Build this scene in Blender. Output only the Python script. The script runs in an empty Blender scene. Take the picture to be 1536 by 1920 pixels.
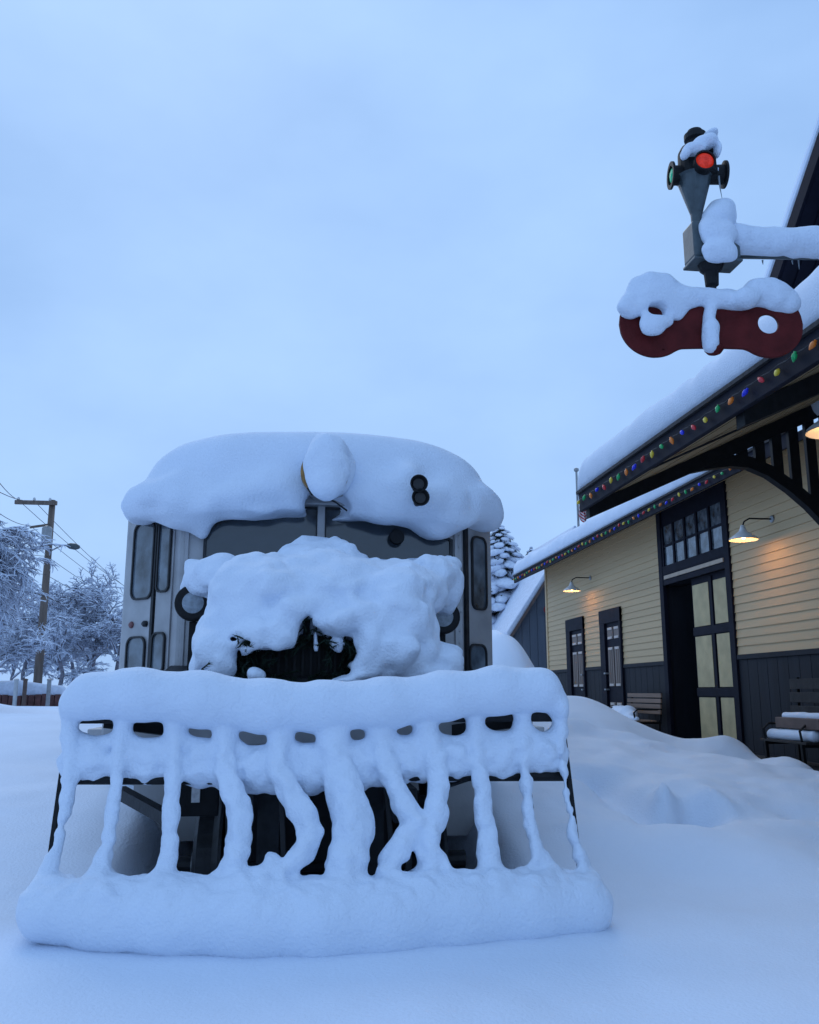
import bpy, bmesh, math, random
import numpy as np
from mathutils import Vector

# ------------------------------------------------------------------ camera
F_PX, HOR, VPX = 1656.0, 1297.0, 555.0          # measured on the photograph (1536 x 1920)
PITCH = math.atan((HOR - 960) / F_PX)
YAW = math.atan((768 - VPX) * math.cos(PITCH) / F_PX)
CAM = np.array([0.0, 0.0, 0.9])
sc = bpy.context.scene
C = sc.collection
cd = bpy.data.cameras.new('camera')
cd.sensor_fit = 'HORIZONTAL'; cd.sensor_width = 36.0
cd.lens = 36.0 * F_PX / 1536.0
cd.clip_start = 0.05; cd.clip_end = 2000
cam = bpy.data.objects.new('camera', cd); C.objects.link(cam)
cam.location = CAM
cam.rotation_euler = (math.pi / 2 + PITCH, 0, -YAW)
sc.camera = cam

# ------------------------------------------------------------------ sky, sun, exposure
w = bpy.data.worlds.new('World'); sc.world = w; w.use_nodes = True
nt = w.node_tree; N = nt.nodes; L = nt.links; N.clear()
out = N.new('ShaderNodeOutputWorld'); bg = N.new('ShaderNodeBackground')
sky = N.new('ShaderNodeTexSky'); sky.sky_type = 'NISHITA'; sky.sun_disc = False
SUN_EL, SUN_AZ = 42.0, 350.0
sky.sun_elevation = math.radians(SUN_EL); sky.sun_rotation = math.radians(SUN_AZ)
tc = N.new('ShaderNodeTexCoord'); mp = N.new('ShaderNodeMapping'); mp.inputs['Scale'].default_value = (1, 1, 1.8)
nz = N.new('ShaderNodeTexNoise'); nz.inputs['Scale'].default_value = 2.3; nz.inputs['Detail'].default_value = 5; nz.inputs['Roughness'].default_value = .5
rp = N.new('ShaderNodeValToRGB'); rp.color_ramp.elements[0].position = .32; rp.color_ramp.elements[1].position = .68
rp.color_ramp.elements[0].color = (.288, .478, .815, 1); rp.color_ramp.elements[1].color = (.388, .602, .955, 1)
sc10 = N.new('ShaderNodeVectorMath'); sc10.operation = 'SCALE'; sc10.inputs['Scale'].default_value = 11.0
mx = N.new('ShaderNodeMix'); mx.data_type = 'RGBA'; mx.inputs[0].default_value = .965      # cloud deck over the clear sky
L.new(tc.outputs['Generated'], mp.inputs['Vector']); L.new(mp.outputs[0], nz.inputs['Vector'])
L.new(nz.outputs['Fac'], rp.inputs[0]); L.new(rp.outputs[0], sc10.inputs[0])
L.new(sky.outputs[0], mx.inputs[6]); L.new(sc10.outputs[0], mx.inputs[7])
L.new(mx.outputs[2], bg.inputs['Color']); bg.inputs['Strength'].default_value = .1
L.new(bg.outputs[0], out.inputs['Surface'])
sd = bpy.data.lights.new('sun', 'SUN'); sd.energy = .62; sd.angle = math.radians(45); sd.color = (1, .97, .93)
sun = bpy.data.objects.new('sun', sd); C.objects.link(sun)
_a = math.radians(SUN_AZ); _e = math.radians(SUN_EL)
sdir = Vector((math.sin(_a) * math.cos(_e), math.cos(_a) * math.cos(_e), math.sin(_e)))
sun.rotation_euler = sdir.to_track_quat('Z', 'Y').to_euler(); sun.location = sdir * 60
sc.view_settings.view_transform = 'Standard'; sc.view_settings.look = 'None'
sc.view_settings.exposure = 0.06; sc.view_settings.gamma = 1.0
sc.view_settings.use_curve_mapping = False
sc.render.engine = 'CYCLES'
sc.cycles.use_denoising = True
sc.cycles.max_bounces = 6; sc.cycles.diffuse_bounces = 4
sc.cycles.caustics_reflective = False; sc.cycles.caustics_refractive = False

# ------------------------------------------------------------------ measuring helpers: pixel of the photograph + real depth -> world point
_F = np.array([math.sin(YAW) * math.cos(PITCH), math.cos(YAW) * math.cos(PITCH), math.sin(PITCH)])
_R = np.array([math.cos(YAW), -math.sin(YAW), 0.0]); _U = np.cross(_R, _F)
def ray(x, y): return _F * F_PX + _R * (x - 768) + _U * (960 - y)
def PY(x, y, Y): r = ray(x, y); return CAM + r * (Y / r[1])
def PX(x, y, X): r = ray(x, y); return CAM + r * (X / r[0])
def PV(x, y, A, B):
    n = np.array([-(B[1] - A[1]), B[0] - A[0], 0.0]); r = ray(x, y)
    return CAM + r * (n @ (np.array([A[0], A[1], 0.0]) - CAM) / (n @ r))
def mpp(Y, x=768): return Y / ray(x, HOR)[1]      # metres per photo pixel at that depth

# ------------------------------------------------------------------ materials
def mat(name, col, rough=.7, var=.15, vs=6.0, bump=0.0, bs=40.0, metal=0.0, spec=.5, emit=None, es=0.0, ior=None, stretch=None, col2=None):
    m = bpy.data.materials.new(name); m.use_nodes = True
    t = m.node_tree; n = t.nodes; l = t.links; b = n['Principled BSDF']
    b.inputs['Roughness'].default_value = rough; b.inputs['Metallic'].default_value = metal
    b.inputs['Specular IOR Level'].default_value = spec
    if ior: b.inputs['IOR'].default_value = ior
    co = n.new('ShaderNodeTexCoord'); ma = n.new('ShaderNodeMapping'); l.new(co.outputs['Object'], ma.inputs['Vector'])
    if stretch: ma.inputs['Scale'].default_value = stretch
    x = n.new('ShaderNodeTexNoise'); x.inputs['Scale'].default_value = vs; x.inputs['Detail'].default_value = 5
    l.new(ma.outputs[0], x.inputs['Vector'])
    r = n.new('ShaderNodeValToRGB'); r.color_ramp.elements[0].position = .3; r.color_ramp.elements[1].position = .7
    a = [max(0, c * (1 - var)) for c in col]; c2 = col2 or [min(1, c * (1 + var)) for c in col]
    r.color_ramp.elements[0].color = (*a, 1); r.color_ramp.elements[1].color = (*c2, 1)
    l.new(x.outputs['Fac'], r.inputs[0]); l.new(r.outputs[0], b.inputs['Base Color'])
    if bump:
        y = n.new('ShaderNodeTexNoise'); y.inputs['Scale'].default_value = bs; y.inputs['Detail'].default_value = 6
        l.new(ma.outputs[0], y.inputs['Vector'])
        u = n.new('ShaderNodeBump'); u.inputs['Strength'].default_value = bump; u.inputs['Distance'].default_value = .02
        l.new(y.outputs['Fac'], u.inputs['Height']); l.new(u.outputs[0], b.inputs['Normal'])
    if emit:
        b.inputs['Emission Color'].default_value = (*emit, 1); b.inputs['Emission Strength'].default_value = es
    return m
M = {}
M['snow'] = mat('snow', (.715, .785, .895), .8, .03, 3, .42, 75, spec=.2)
M['snow_ground'] = mat('snow_ground', (.73, .80, .91), .85, .03, 1.1, .30, 75, spec=.2)
M['snow_far'] = mat('snow_far', (.68, .73, .83), .8, .10, 9, .3, 30, spec=.2)
M['grey_paint'] = mat('grey_paint', (.36, .36, .37), .45, .14, 7, .06, 60, metal=.25)
M['dark_steel'] = mat('dark_steel', (.018, .02, .024), .5, .4, 20, .1, 80, metal=.3)
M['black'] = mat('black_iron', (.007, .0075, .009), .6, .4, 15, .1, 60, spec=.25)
M['rubber'] = mat('black_rubber', (.015, .016, .018), .6, .3, 20)
M['glass'] = mat('dark_glass', (.025, .03, .036), .06, .5, 5.5, ior=1.7, spec=.55, col2=(.17, .21, .25))  # pale noise blotches paint a pale reflection into the glass colour
M['screen'] = mat('windscreen_glass', (.035, .045, .055), .10, .3, 2.5, ior=1.7, spec=.5)
M['lens'] = mat('headlamp_lens', (.22, .26, .30), .15, .3, 30, .2, 120, ior=1.6)
M['brass'] = mat('brass', (.30, .17, .06), .4, .25, 20, metal=.7)
M['needle'] = mat('needles', (.010, .020, .013), .7, .5, 12, spec=.2)
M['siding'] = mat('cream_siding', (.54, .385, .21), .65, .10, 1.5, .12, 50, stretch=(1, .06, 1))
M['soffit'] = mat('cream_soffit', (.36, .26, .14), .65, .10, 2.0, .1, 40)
M['navy'] = mat('navy_trim', (.009, .0095, .018), .6, .25, 5, .08, 60, spec=.1)
M['slate'] = mat('slate_wainscot', (.011, .0125, .018), .65, .3, 4, .15, 45, stretch=(1, 1, .15), spec=.25)
M['door_brown'] = mat('brown_door_panel', (.17, .125, .10), .55, .2, 8, .1, 60, stretch=(1, 1, .12))
M['door_glint'] = mat('panel_end_glint', (.55, .48, .43), .6, .15, 20)  # pale colour paints in the highlight on the bevelled panel ends
M['cream'] = mat('cream_door_panel', (.50, .39, .20), .6, .16, 4, .1, 40)
M['band'] = mat('pale_head_band', (.45, .35, .26), .6, .1, 9)
M['shingle'] = mat('roof_edge', (.03, .03, .034), .85, .4, 25, .5, 60)
M['wood'] = mat('bench_slat_wood', (.20, .125, .085), .6, .3, 6, .2, 30, stretch=(1, .1, 1))
M['signal_grey'] = mat('signal_enamel', (.055, .075, .085), .4, .3, 18, .06, 90, metal=.2)
M['signal_red'] = mat('signal_red', (.092, .011, .011), .65, .28, 9, .12, 50, spec=.15)
M['pole'] = mat('pole_wood', (.14, .105, .085), .8, .3, 9, .4, 40, stretch=(1, 1, .1))
M['bark'] = mat('frosted_bark', (.19, .18, .21), .85, .4, 14, .3, 40)
M['shed'] = mat('blue_grey_board', (.115, .135, .17), .7, .12, 3, .1, 30, stretch=(1, 1, .1))
M['shed_trim'] = mat('brown_trim', (.13, .085, .07), .7, .2, 6)
M['brick'] = mat('dark_red_masonry', (.13, .055, .05), .8, .4, 5, .3, 30)
M['wire'] = mat('wire', (.03, .03, .035), .6, .2, 5)
M['steel'] = mat('galvanised_steel', (.28, .29, .30), .4, .15, 9, metal=.5)
M['enamel'] = mat('white_enamel_shade', (.55, .57, .58), .35, .08, 9)
M['plate'] = mat('pale_plate', (.6, .6, .6), .5, .2, 60)
M['plank'] = mat('platform_planks', (.022, .02, .02), .8, .35, 6, .3, 40)

# ------------------------------------------------------------------ mesh builder
ROOT = {}
class MB:
    def __init__(s): s.v = []; s.f = []
    def add(s, vs, fs):
        o = len(s.v); s.v += [tuple(map(float, p)) for p in vs]; s.f += [tuple(i + o for i in f) for f in fs]; return s
    def box(s, x0, x1, y0, y1, z0, z1):
        return s.add([(x0, y0, z0), (x1, y0, z0), (x1, y1, z0), (x0, y1, z0), (x0, y0, z1), (x1, y0, z1), (x1, y1, z1), (x0, y1, z1)],
                     [(3, 2, 1, 0), (4, 5, 6, 7), (0, 1, 5, 4), (1, 2, 6, 5), (2, 3, 7, 6), (3, 0, 4, 7)])
    def hexa(s, a, b):           # two quads a, b (same winding) joined
        return s.add(list(a) + list(b), [(3, 2, 1, 0), (4, 5, 6, 7), (0, 1, 5, 4), (1, 2, 6, 5), (2, 3, 7, 6), (3, 0, 4, 7)])
    def bar(s, p, q, w, h, up=(0, 0, 1)):      # rectangular bar from p to q
        p = np.array(p, float); q = np.array(q, float); d = q - p; d /= np.linalg.norm(d)
        up = np.array(up, float); sd = np.cross(d, up); n = np.linalg.norm(sd)
        if n < 1e-6: sd = np.array([1., 0, 0])
        else: sd /= n
        u = np.cross(sd, d)
        return s.hexa([p - sd * w / 2 - u * h / 2, p + sd * w / 2 - u * h / 2, p + sd * w / 2 + u * h / 2, p - sd * w / 2 + u * h / 2],
                      [q - sd * w / 2 - u * h / 2, q + sd * w / 2 - u * h / 2, q + sd * w / 2 + u * h / 2, q - sd * w / 2 + u * h / 2])
    def tube(s, pts, rad, n=8, cap=True):
        pts = [np.array(p, float) for p in pts]; m = len(pts)
        rad = [rad] * m if np.isscalar(rad) else rad
        o = len(s.v); ref = None
        for i, p in enumerate(pts):
            d = pts[min(i + 1, m - 1)] - pts[max(i - 1, 0)]; d /= (np.linalg.norm(d) + 1e-9)
            if ref is None:
                ref = np.array([0, 0, 1.]) if abs(d[2]) < .9 else np.array([1., 0, 0])
            a = ref - d * (ref @ d); a /= (np.linalg.norm(a) + 1e-9); ref = a; b = np.cross(d, a)
            for k in range(n):
                t = 2 * math.pi * k / n; s.v.append(tuple(p + (a * math.cos(t) + b * math.sin(t)) * rad[i]))
        for i in range(m - 1):
            for k in range(n):
                k2 = (k + 1) % n; s.f.append((o + i * n + k, o + i * n + k2, o + (i + 1) * n + k2, o + (i + 1) * n + k))
        if cap: s.f.append(tuple(o + k for k in range(n))[::-1]); s.f.append(tuple(o + (m - 1) * n + k for k in range(n)))
        return s
    def lathe(s, base, axis, prof, n=20):   # prof: list of (distance along axis, radius)
        base = np.array(base, float); axis = np.array(axis, float); axis /= np.linalg.norm(axis)
        ref = np.array([0, 0, 1.]) if abs(axis[2]) < .9 else np.array([1., 0, 0])
        a = np.cross(axis, ref); a /= np.linalg.norm(a); b = np.cross(axis, a); o = len(s.v)
        for d, r in prof:
            for k in range(n):
                t = 2 * math.pi * k / n; s.v.append(tuple(base + axis * d + (a * math.cos(t) + b * math.sin(t)) * max(r, 1e-4)))
        for i in range(len(prof) - 1):
            for k in range(n):
                k2 = (k + 1) % n; s.f.append((o + i * n + k, o + i * n + k2, o + (i + 1) * n + k2, o + (i + 1) * n + k))
        s.f.append(tuple(o + k for k in range(n))[::-1]); s.f.append(tuple(o + (len(prof) - 1) * n + k for k in range(n)))
        return s
    def slab(s, outline, nrm, t):            # flat polygon thickened along nrm
        a = [np.array(p, float) for p in outline]; b = [p + np.array(nrm) * t for p in a]; n = len(a)
        return s.add(a + b, [tuple(range(n))[::-1], tuple(range(n, 2 * n))] + [(i, (i + 1) % n, n + (i + 1) % n, n + i) for i in range(n)])
    def grid(s, P):                          # P[i][j] points
        r = len(P); c = len(P[0]); o = len(s.v)
        for row in P: s.v += [tuple(map(float, p)) for p in row]
        for i in range(r - 1):
            for j in range(c - 1):
                s.f.append((o + i * c + j, o + i * c + j + 1, o + (i + 1) * c + j + 1, o + (i + 1) * c + j))
        return s
    def mesh(s, name, m, off=(0, 0, 0), smooth=False):
        me = bpy.data.meshes.new(name); v = np.array(s.v) - np.array(off)
        me.from_pydata(v.tolist(), [], s.f); me.materials.append(m if not isinstance(m, str) else M[m])
        bm = bmesh.new(); bm.from_mesh(me); bmesh.ops.recalc_face_normals(bm, faces=bm.faces); bm.to_mesh(me); bm.free()
        if smooth: me.shade_smooth()
        me.update(); return me
    def build(s, name, m, parent=None, smooth=False, bevel=0.0, label=None):
        off = ROOT[parent.name] if parent else (0, 0, 0)
        o = bpy.data.objects.new(name, s.mesh(name, m, off, smooth)); C.objects.link(o)
        if parent: o.parent = parent
        ROOT[o.name] = off
        if bevel:
            bv = o.modifiers.new('bevel', 'BEVEL'); bv.width = bevel; bv.segments = 2; bv.limit_method = 'ANGLE'
        if label: o['label'] = label
        return o
def tag(o, label, cat=None, group=None, kind=None):
    o['label'] = label
    if cat: o['category'] = cat
    if group: o['group'] = group
    if kind: o['kind'] = kind
    return o
def thing(name, loc, label, cat, group=None):
    o = bpy.data.objects.new(name, None); C.objects.link(o); o.location = [float(c) for c in loc]
    o.empty_display_size = .1; ROOT[o.name] = tuple(float(c) for c in loc)
    return tag(o, label, cat, group)
def copy_tree(o, delta, parent=None):
    c = o.copy(); C.objects.link(c); c.parent = parent
    if parent is None: c.location = Vector(o.location) + Vector(delta)
    for ch in o.children: copy_tree(ch, delta, c)
    return c

# ------------------------------------------------------------------ snow: signed distance fields turned into smooth meshes
def bsp(n, coords, lo, cell):
    t = (coords - lo) / cell; W = np.zeros((len(coords), n)); i = np.floor(t).astype(int); f = t - i
    ws = [(1 - f) ** 3 / 6, (3 * f ** 3 - 6 * f ** 2 + 4) / 6, (-3 * f ** 3 + 3 * f ** 2 + 3 * f + 1) / 6, f ** 3 / 6]
    for k in range(4): W[np.arange(len(coords)), np.clip(i + k, 0, n - 1)] += ws[k]
    return W
def quick_mesh(name, P, Q):
    me = bpy.data.meshes.new(name); P = np.asarray(P, np.float32); Q = np.asarray(Q, np.int32); k = Q.shape[1]
    me.vertices.add(len(P)); me.vertices.foreach_set('co', P.ravel()); me.loops.add(Q.size); me.loops.foreach_set('vertex_index', Q.ravel())
    me.polygons.add(len(Q)); me.polygons.foreach_set('loop_start', np.arange(0, Q.size, k, dtype=np.int32)); me.polygons.foreach_set('loop_total', np.full(len(Q), k, np.int32)); me.update(calc_edges=True); return me
class Snow:
    def __init__(s, lo, hi, res):
        s.lo = np.array(lo, float); s.res = res
        s.ax = [np.arange(lo[i], hi[i] + res, res) for i in range(3)]
        s.V = np.full([len(a) for a in s.ax], .3, np.float32)
    def sub(s, lo, hi):
        sl = []
        for i in range(3):
            a = int(np.clip(math.floor((lo[i] - s.lo[i]) / s.res), 0, len(s.ax[i]) - 1)); b = int(np.clip(math.ceil((hi[i] - s.lo[i]) / s.res) + 1, a + 1, len(s.ax[i])))
            sl.append(slice(a, b))
        g = np.meshgrid(*[s.ax[i][sl[i]] for i in range(3)], indexing='ij', sparse=True)
        return tuple(sl), g
    def put(s, sl, d, k, neg=False):
        a = s.V[sl]
        if neg:
            a = -a; h = np.clip(.5 + .5 * (d - a) / k, 0, 1); r = d * (1 - h) + a * h - k * h * (1 - h); s.V[sl] = -r
        else:
            h = np.clip(.5 + .5 * (d - a) / k, 0, 1); s.V[sl] = d * (1 - h) + a * h - k * h * (1 - h)
    def ell(s, c, r, k=.05, neg=False):
        c = np.array(c, float); r = np.array(r, float); m = k * 1.5 + .06
        sl, g = s.sub(c - r - m, c + r + m)
        q = [(g[i] - c[i]) / r[i] for i in range(3)]
        k0 = np.sqrt(q[0] ** 2 + q[1] ** 2 + q[2] ** 2); k1 = np.sqrt((q[0] / r[0]) ** 2 + (q[1] / r[1]) ** 2 + (q[2] / r[2]) ** 2) + 1e-9
        s.put(sl, (k0 * (k0 - 1) / k1).astype(np.float32), k, neg); return s
    def seg(s, a, b, ra, rb, k=.05):
        a = np.array(a, float); b = np.array(b, float); m = k * 1.5 + .06 + max(ra, rb)
        sl, g = s.sub(np.minimum(a, b) - m, np.maximum(a, b) + m)
        d = b - a; t = np.clip(((g[0] - a[0]) * d[0] + (g[1] - a[1]) * d[1] + (g[2] - a[2]) * d[2]) / (d @ d + 1e-9), 0, 1)
        D = np.sqrt((g[0] - a[0] - t * d[0]) ** 2 + (g[1] - a[1] - t * d[1]) ** 2 + (g[2] - a[2] - t * d[2]) ** 2) - (ra + (rb - ra) * t)
        s.put(sl, D.astype(np.float32), k); return s
    def chain(s, pts, rad, k=.05):
        for i in range(len(pts) - 1): s.seg(pts[i], pts[i + 1], rad[i], rad[i + 1], k)
        return s
    def blob(s, x, y, Y, rx, ry, dy, k=.06, neg=False):    # size read off the photo, real depth
        u = mpp(Y, x); return s.ell(PY(x, y, Y), (rx * u, dy, ry * u), k, neg)
    def noise(s, cell, amp, seed):
        rg = np.random.default_rng(seed); W = []; n = []
        for i in range(3):
            m = int((s.ax[i][-1] - s.ax[i][0]) / cell) + 5; n.append(m); W.append(bsp(m, s.ax[i], s.ax[i][0] - cell, cell))
        Z = rg.uniform(-1, 1, n)
        Z = np.tensordot(W[0], Z, (1, 0)); Z = np.tensordot(Z, W[1], (1, 1)).transpose(0, 2, 1); Z = np.tensordot(Z, W[2], (2, 1))
        s.V += (amp * Z).astype(np.float32); return s
    def build(s, name, label, m='snow'):
        V = s.V; V[0] = V[-1] = .1; V[:, 0] = V[:, -1] = .1; V[:, :, 0] = V[:, :, -1] = .1
        I = V < 0; nx, ny, nz_ = V.shape
        cs = [I[a:nx - 1 + a, b:ny - 1 + b, c:nz_ - 1 + c] for a in (0, 1) for b in (0, 1) for c in (0, 1)]
        cnt = sum(x.astype(np.int8) for x in cs); act = (cnt > 0) & (cnt < 8)
        idx = np.argwhere(act); ids = -np.ones(act.shape, np.int64); ids[act] = np.arange(len(idx))
        P = np.zeros((len(idx), 3)); Wt = np.zeros(len(idx)); i0, i1, i2 = idx.T
        cor = [(a, b, c) for a in (0, 1) for b in (0, 1) for c in (0, 1)]
        for p in cor:
            for d in range(3):
                if p[d]: continue
                q = list(p); q[d] = 1
                va = V[i0 + p[0], i1 + p[1], i2 + p[2]]; vb = V[i0 + q[0], i1 + q[1], i2 + q[2]]
                cr = (va < 0) != (vb < 0); t = np.where(cr, va / np.where(cr, va - vb, 1), 0)
                pt = np.tile(np.array(p, float), (len(idx), 1)); pt[:, d] += t
                P[cr] += pt[cr]; Wt[cr] += 1
        P = (P / Wt[:, None] + idx) * s.res + s.lo
        Q = []
        for d in range(3):
            e1, e2 = [(1, 2), (2, 0), (0, 1)][d]
            A = [slice(1, -1)] * 3; A[d] = slice(0, -1); B = [slice(1, -1)] * 3; B[d] = slice(1, None)
            a = I[tuple(A)]; b = I[tuple(B)]; ed = np.argwhere(a != b); fl = a[tuple(ed.T)]
            base = ed.copy()
            for k in range(3):
                if k != d: base[:, k] += 1
            def cell(o1, o2):
                c = base.copy(); c[:, e1] -= o1; c[:, e2] -= o2; return ids[c[:, 0], c[:, 1], c[:, 2]]
            q = np.stack([cell(1, 1), cell(0, 1), cell(0, 0), cell(1, 0)], 1)
            q[~fl] = q[~fl][:, ::-1]; Q.append(q)
        Q = np.concatenate(Q); Q = Q[(Q >= 0).all(1)]
        me = quick_mesh(name, P, Q); me.materials.append(M[m]); me.shade_smooth(); me.update()
        o = bpy.data.objects.new(name, me); C.objects.link(o); ROOT[o.name] = (0, 0, 0)
        return tag(o, label, 'snow', kind='stuff')
def vnoise(x, y, seed, cell):                 # smooth 2-D noise for sheets
    rg = np.random.default_rng(seed); n = 256; T = rg.uniform(-1, 1, (n, n))
    u = x / cell; v = y / cell; i = np.floor(u).astype(int); j = np.floor(v).astype(int); a = u - i; b = v - j
    a = a * a * a * (a * (a * 6 - 15) + 10); b = b * b * b * (b * (b * 6 - 15) + 10)
    g = lambda p, q: T[p % n, q % n]
    return (g(i, j) * (1 - a) + g(i + 1, j) * a) * (1 - b) + (g(i, j + 1) * (1 - a) + g(i + 1, j + 1) * a) * b
def sstep(a, b, x): t = np.clip((x - a) / (b - a), 0, 1); return t * t * (3 - 2 * t)

# ================================================================== ground
def G(x, y, Y): return tuple(PY(x, y, Y))
ctl = [(-4, 0, 0), (0, 0, 0), (4, 0, 0), (0, -8, 0), (-9, -4, 0), (9, -4, 0), (-3, 2.2, 0), (0, 2.2, 0), (3, 2.2, 0), (-1.2, 3.3, 0), (0, 3.25, .01), (-.7, 3.45, .025), (.8, 3.4, .025), (1.3, 3.2, 0), (2.4, 3.4, 0),
       (-1.5, 4.1, .06), (-2.5, 4.2, .10), (-1.3, 5, .22), (-2.2, 5.5, .30), (-3.5, 5.5, .25), (-1.6, 7, .45), (-3, 8, .62), (-5, 9, .66), (-1.8, 10, .62), (-4, 12, .62), (-8, 12, .6),
       (-3, 16, .5), (-9, 18, .48), (-6, 30, .42), (-14, 30, .45), (-20, 60, .4), (0, 60, .4), (20, 60, .5), (-60, 100, .5), (60, 100, .6), (0, 150, .6), (-100, 20, .5), (100, 20, .5), (40, 0, .2), (-40, 0, .2),
       (1.45, 4.2, .06), (1.5, 5, .22), (1.6, 6, .38), (2.0, 7.5, .60)]
crest = [(1065, 1308, 9.5), (1130, 1322, 9.3), (1180, 1348, 9.0), (1230, 1372, 8.8), (1310, 1384, 8.5), (1400, 1398, 8.2), (1480, 1420, 7.6), (1536, 1455, 7.0), (1650, 1510, 6.2)]
for c in crest:
    p = G(*c); ctl.append(p); ctl.append((p[0] - .15, p[1] - .6, p[2] - .06)); ctl.append((p[0] - .4, p[1] - 1.3, p[2] * .72)); ctl.append((p[0] + .30, p[1] + .75, max(-.12, p[2] - .50))); ctl.append((p[0] + .8, p[1] + 2.0, -.10))
ctl += [G(1100, 1480, 5.6), G(1230, 1543, 5.05), G(1245, 1572, 4.7), G(1420, 1600, 4.5), (3.0, 4.6, 0.0), (2.0, 4.4, .03), (6, 3, .1),
        (7, 12, -.05), (7, 16, .0), (7, 20, .05), (7, 25, .15), (5.2, 15, .0), (5.6, 19, .1), (9, 30, .4), (5, 26, .4), (2.2, 12, .7), (2.2, 18, .7), (9, 8, 0), (10, 14, 0)]
ctl = np.array(ctl)
def phi(r2): return np.sqrt(r2 + .35 ** 2)
D2 = ((ctl[:, None, :2] - ctl[None, :, :2]) ** 2).sum(-1)
wts = np.linalg.solve(phi(D2) + 1e-3 * np.eye(len(ctl)) * -1, ctl[:, 2])
def pl_dist(x, y, P):
    d = np.full(np.shape(x), 1e9)
    for a, b in zip(P[:-1], P[1:]):
        v = b - a; t = np.clip(((x - a[0]) * v[0] + (y - a[1]) * v[1]) / (v @ v), 0, 1); d = np.minimum(d, np.hypot(x - a[0] - t * v[0], y - a[1] - t * v[1]))
    return d
EDGE_B = np.array([G(*q)[:2] for q in ((1105, 1480, 5.85), (1180, 1520, 5.4), (1245, 1545, 5.12), (1292, 1540, 5.2))])
EDGE_R = np.array([G(*q)[:2] for q in ((1292, 1535, 5.25), (1400, 1535, 5.25), (1536, 1540, 5.2))])
CREST2 = np.array([G(*q)[:2] for q in ((1085, 1375, 7.5), (1200, 1400, 7.2), (1300, 1418, 7.0), (1400, 1440, 6.7), (1536, 1466, 6.35), (1700, 1500, 5.9))])
FEAT = [(*G(1250, 1520, 5.35)[:2], .15, .09), (*G(1205, 1500, 5.6)[:2], .05, .14), (*G(1335, 1525, 5.4)[:2], .07, .09), (*G(1365, 1530, 5.3)[:2], .05, .07), (*G(1300, 1500, 5.6)[:2], .05, .2)]
def sdbox(x, y, x0, x1, y0, y1, s): return sstep(x0 - s, x0 + s, x) * (1 - sstep(x1 - s, x1 + s, x)) * sstep(y0 - s, y0 + s, y) * (1 - sstep(y1 - s, y1 + s, y))
def ground_z(x, y):
    x = np.asarray(x, float); y = np.asarray(y, float); z = np.zeros_like(x)
    for c, wt in zip(ctl, wts): z = z + wt * phi((x - c[0]) ** 2 + (y - c[1]) ** 2)
    z = np.clip(z, -.6, 1.4)
    z = z + 1.62 * np.exp(-((x - 3.32) / .72) ** 2 - ((y - 14.2) / 1.6) ** 2) * (1 + .10 * vnoise(x, y, 5, .5))
    z = z + .5 * np.exp(-((x + 7.5) / 2.2) ** 2 - ((y - 17) / 2.) ** 2)
    for (a, b, h, wd) in FEAT: z = z + h * np.exp(-((x - a) ** 2 + (y - b) ** 2) / wd ** 2)
    nn = 1 + .55 * vnoise(x, y, 8, .22)
    z = z - .19 * np.exp(-(pl_dist(x, y, EDGE_B) / .13) ** 2) * nn - .05 * np.exp(-(pl_dist(x, y, EDGE_R) / .16) ** 2) * nn
    dc = pl_dist(x, y, CREST2); z = z + .10 * np.exp(-(dc / .30) ** 2)
    z = z - .12 * np.exp(-(pl_dist(x, y, CREST2 + np.array([.12, .55])) / .26) ** 2)
    rgt = sstep(1.1, 1.6, x) * sstep(4.3, 5.0, y) * (1 - sstep(7.5, 9, y)); z = z + rgt * (.030 * vnoise(x, y, 9, .30) + .014 * vnoise(x, y, 10, .12))
    near = np.exp(-((y - 5) / 9.0) ** 2)
    z = z + .050 * vnoise(x, y, 1, 1.3) * near * sstep(3.6, 5.0, y) + .016 * vnoise(x, y, 2, .45) * near + .004 * vnoise(x, y, 3, .13) * near + .09 * vnoise(x, y, 4, 4.0) * sstep(9, 14, y)
    t = sdbox(x, y, -.62, .92, 3.95, 11.5, .22)
    z = z * (1 - t) + (-.32) * t
    t = sdbox(x, y, 5.35, 30, 9.3, 26.5, .25) * sstep(.5, .9, (x - 5.0) + (y - 9.0) * .25)
    return z * (1 - t) + np.minimum(z, -.20) * t
def axis(lo, a, b, hi, d):
    m = list(np.arange(a, b, d)); s = d; p = b
    while p < hi: m.append(p); s *= 1.14; p += s
    m.append(hi); s = d; p = a; l = []
    while p > lo: s *= 1.14; p -= s; l.append(p)
    return np.array(l[::-1] + m)
gx = axis(-220, -2.6, 6.2, 220, .038); gy = axis(-60, 2.0, 10.5, 320, .042)
GX, GY = np.meshgrid(gx, gy, indexing='ij'); GZ = ground_z(GX, GY)
nx_, ny_ = GX.shape
ii = np.arange(nx_ * ny_).reshape(nx_, ny_)
fc = np.stack([ii[:-1, :-1], ii[1:, :-1], ii[1:, 1:], ii[:-1, 1:]], -1).reshape(-1, 4)
me = quick_mesh('snow_ground', np.stack([GX, GY, GZ], -1).reshape(-1, 3), fc); me.materials.append(M['snow_ground']); me.shade_smooth(); me.update()
go = bpy.data.objects.new('ground', me); C.objects.link(go); tag(go, 'deep drifted snow covering the ground around the railcar and platform', 'ground', kind='structure')

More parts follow.
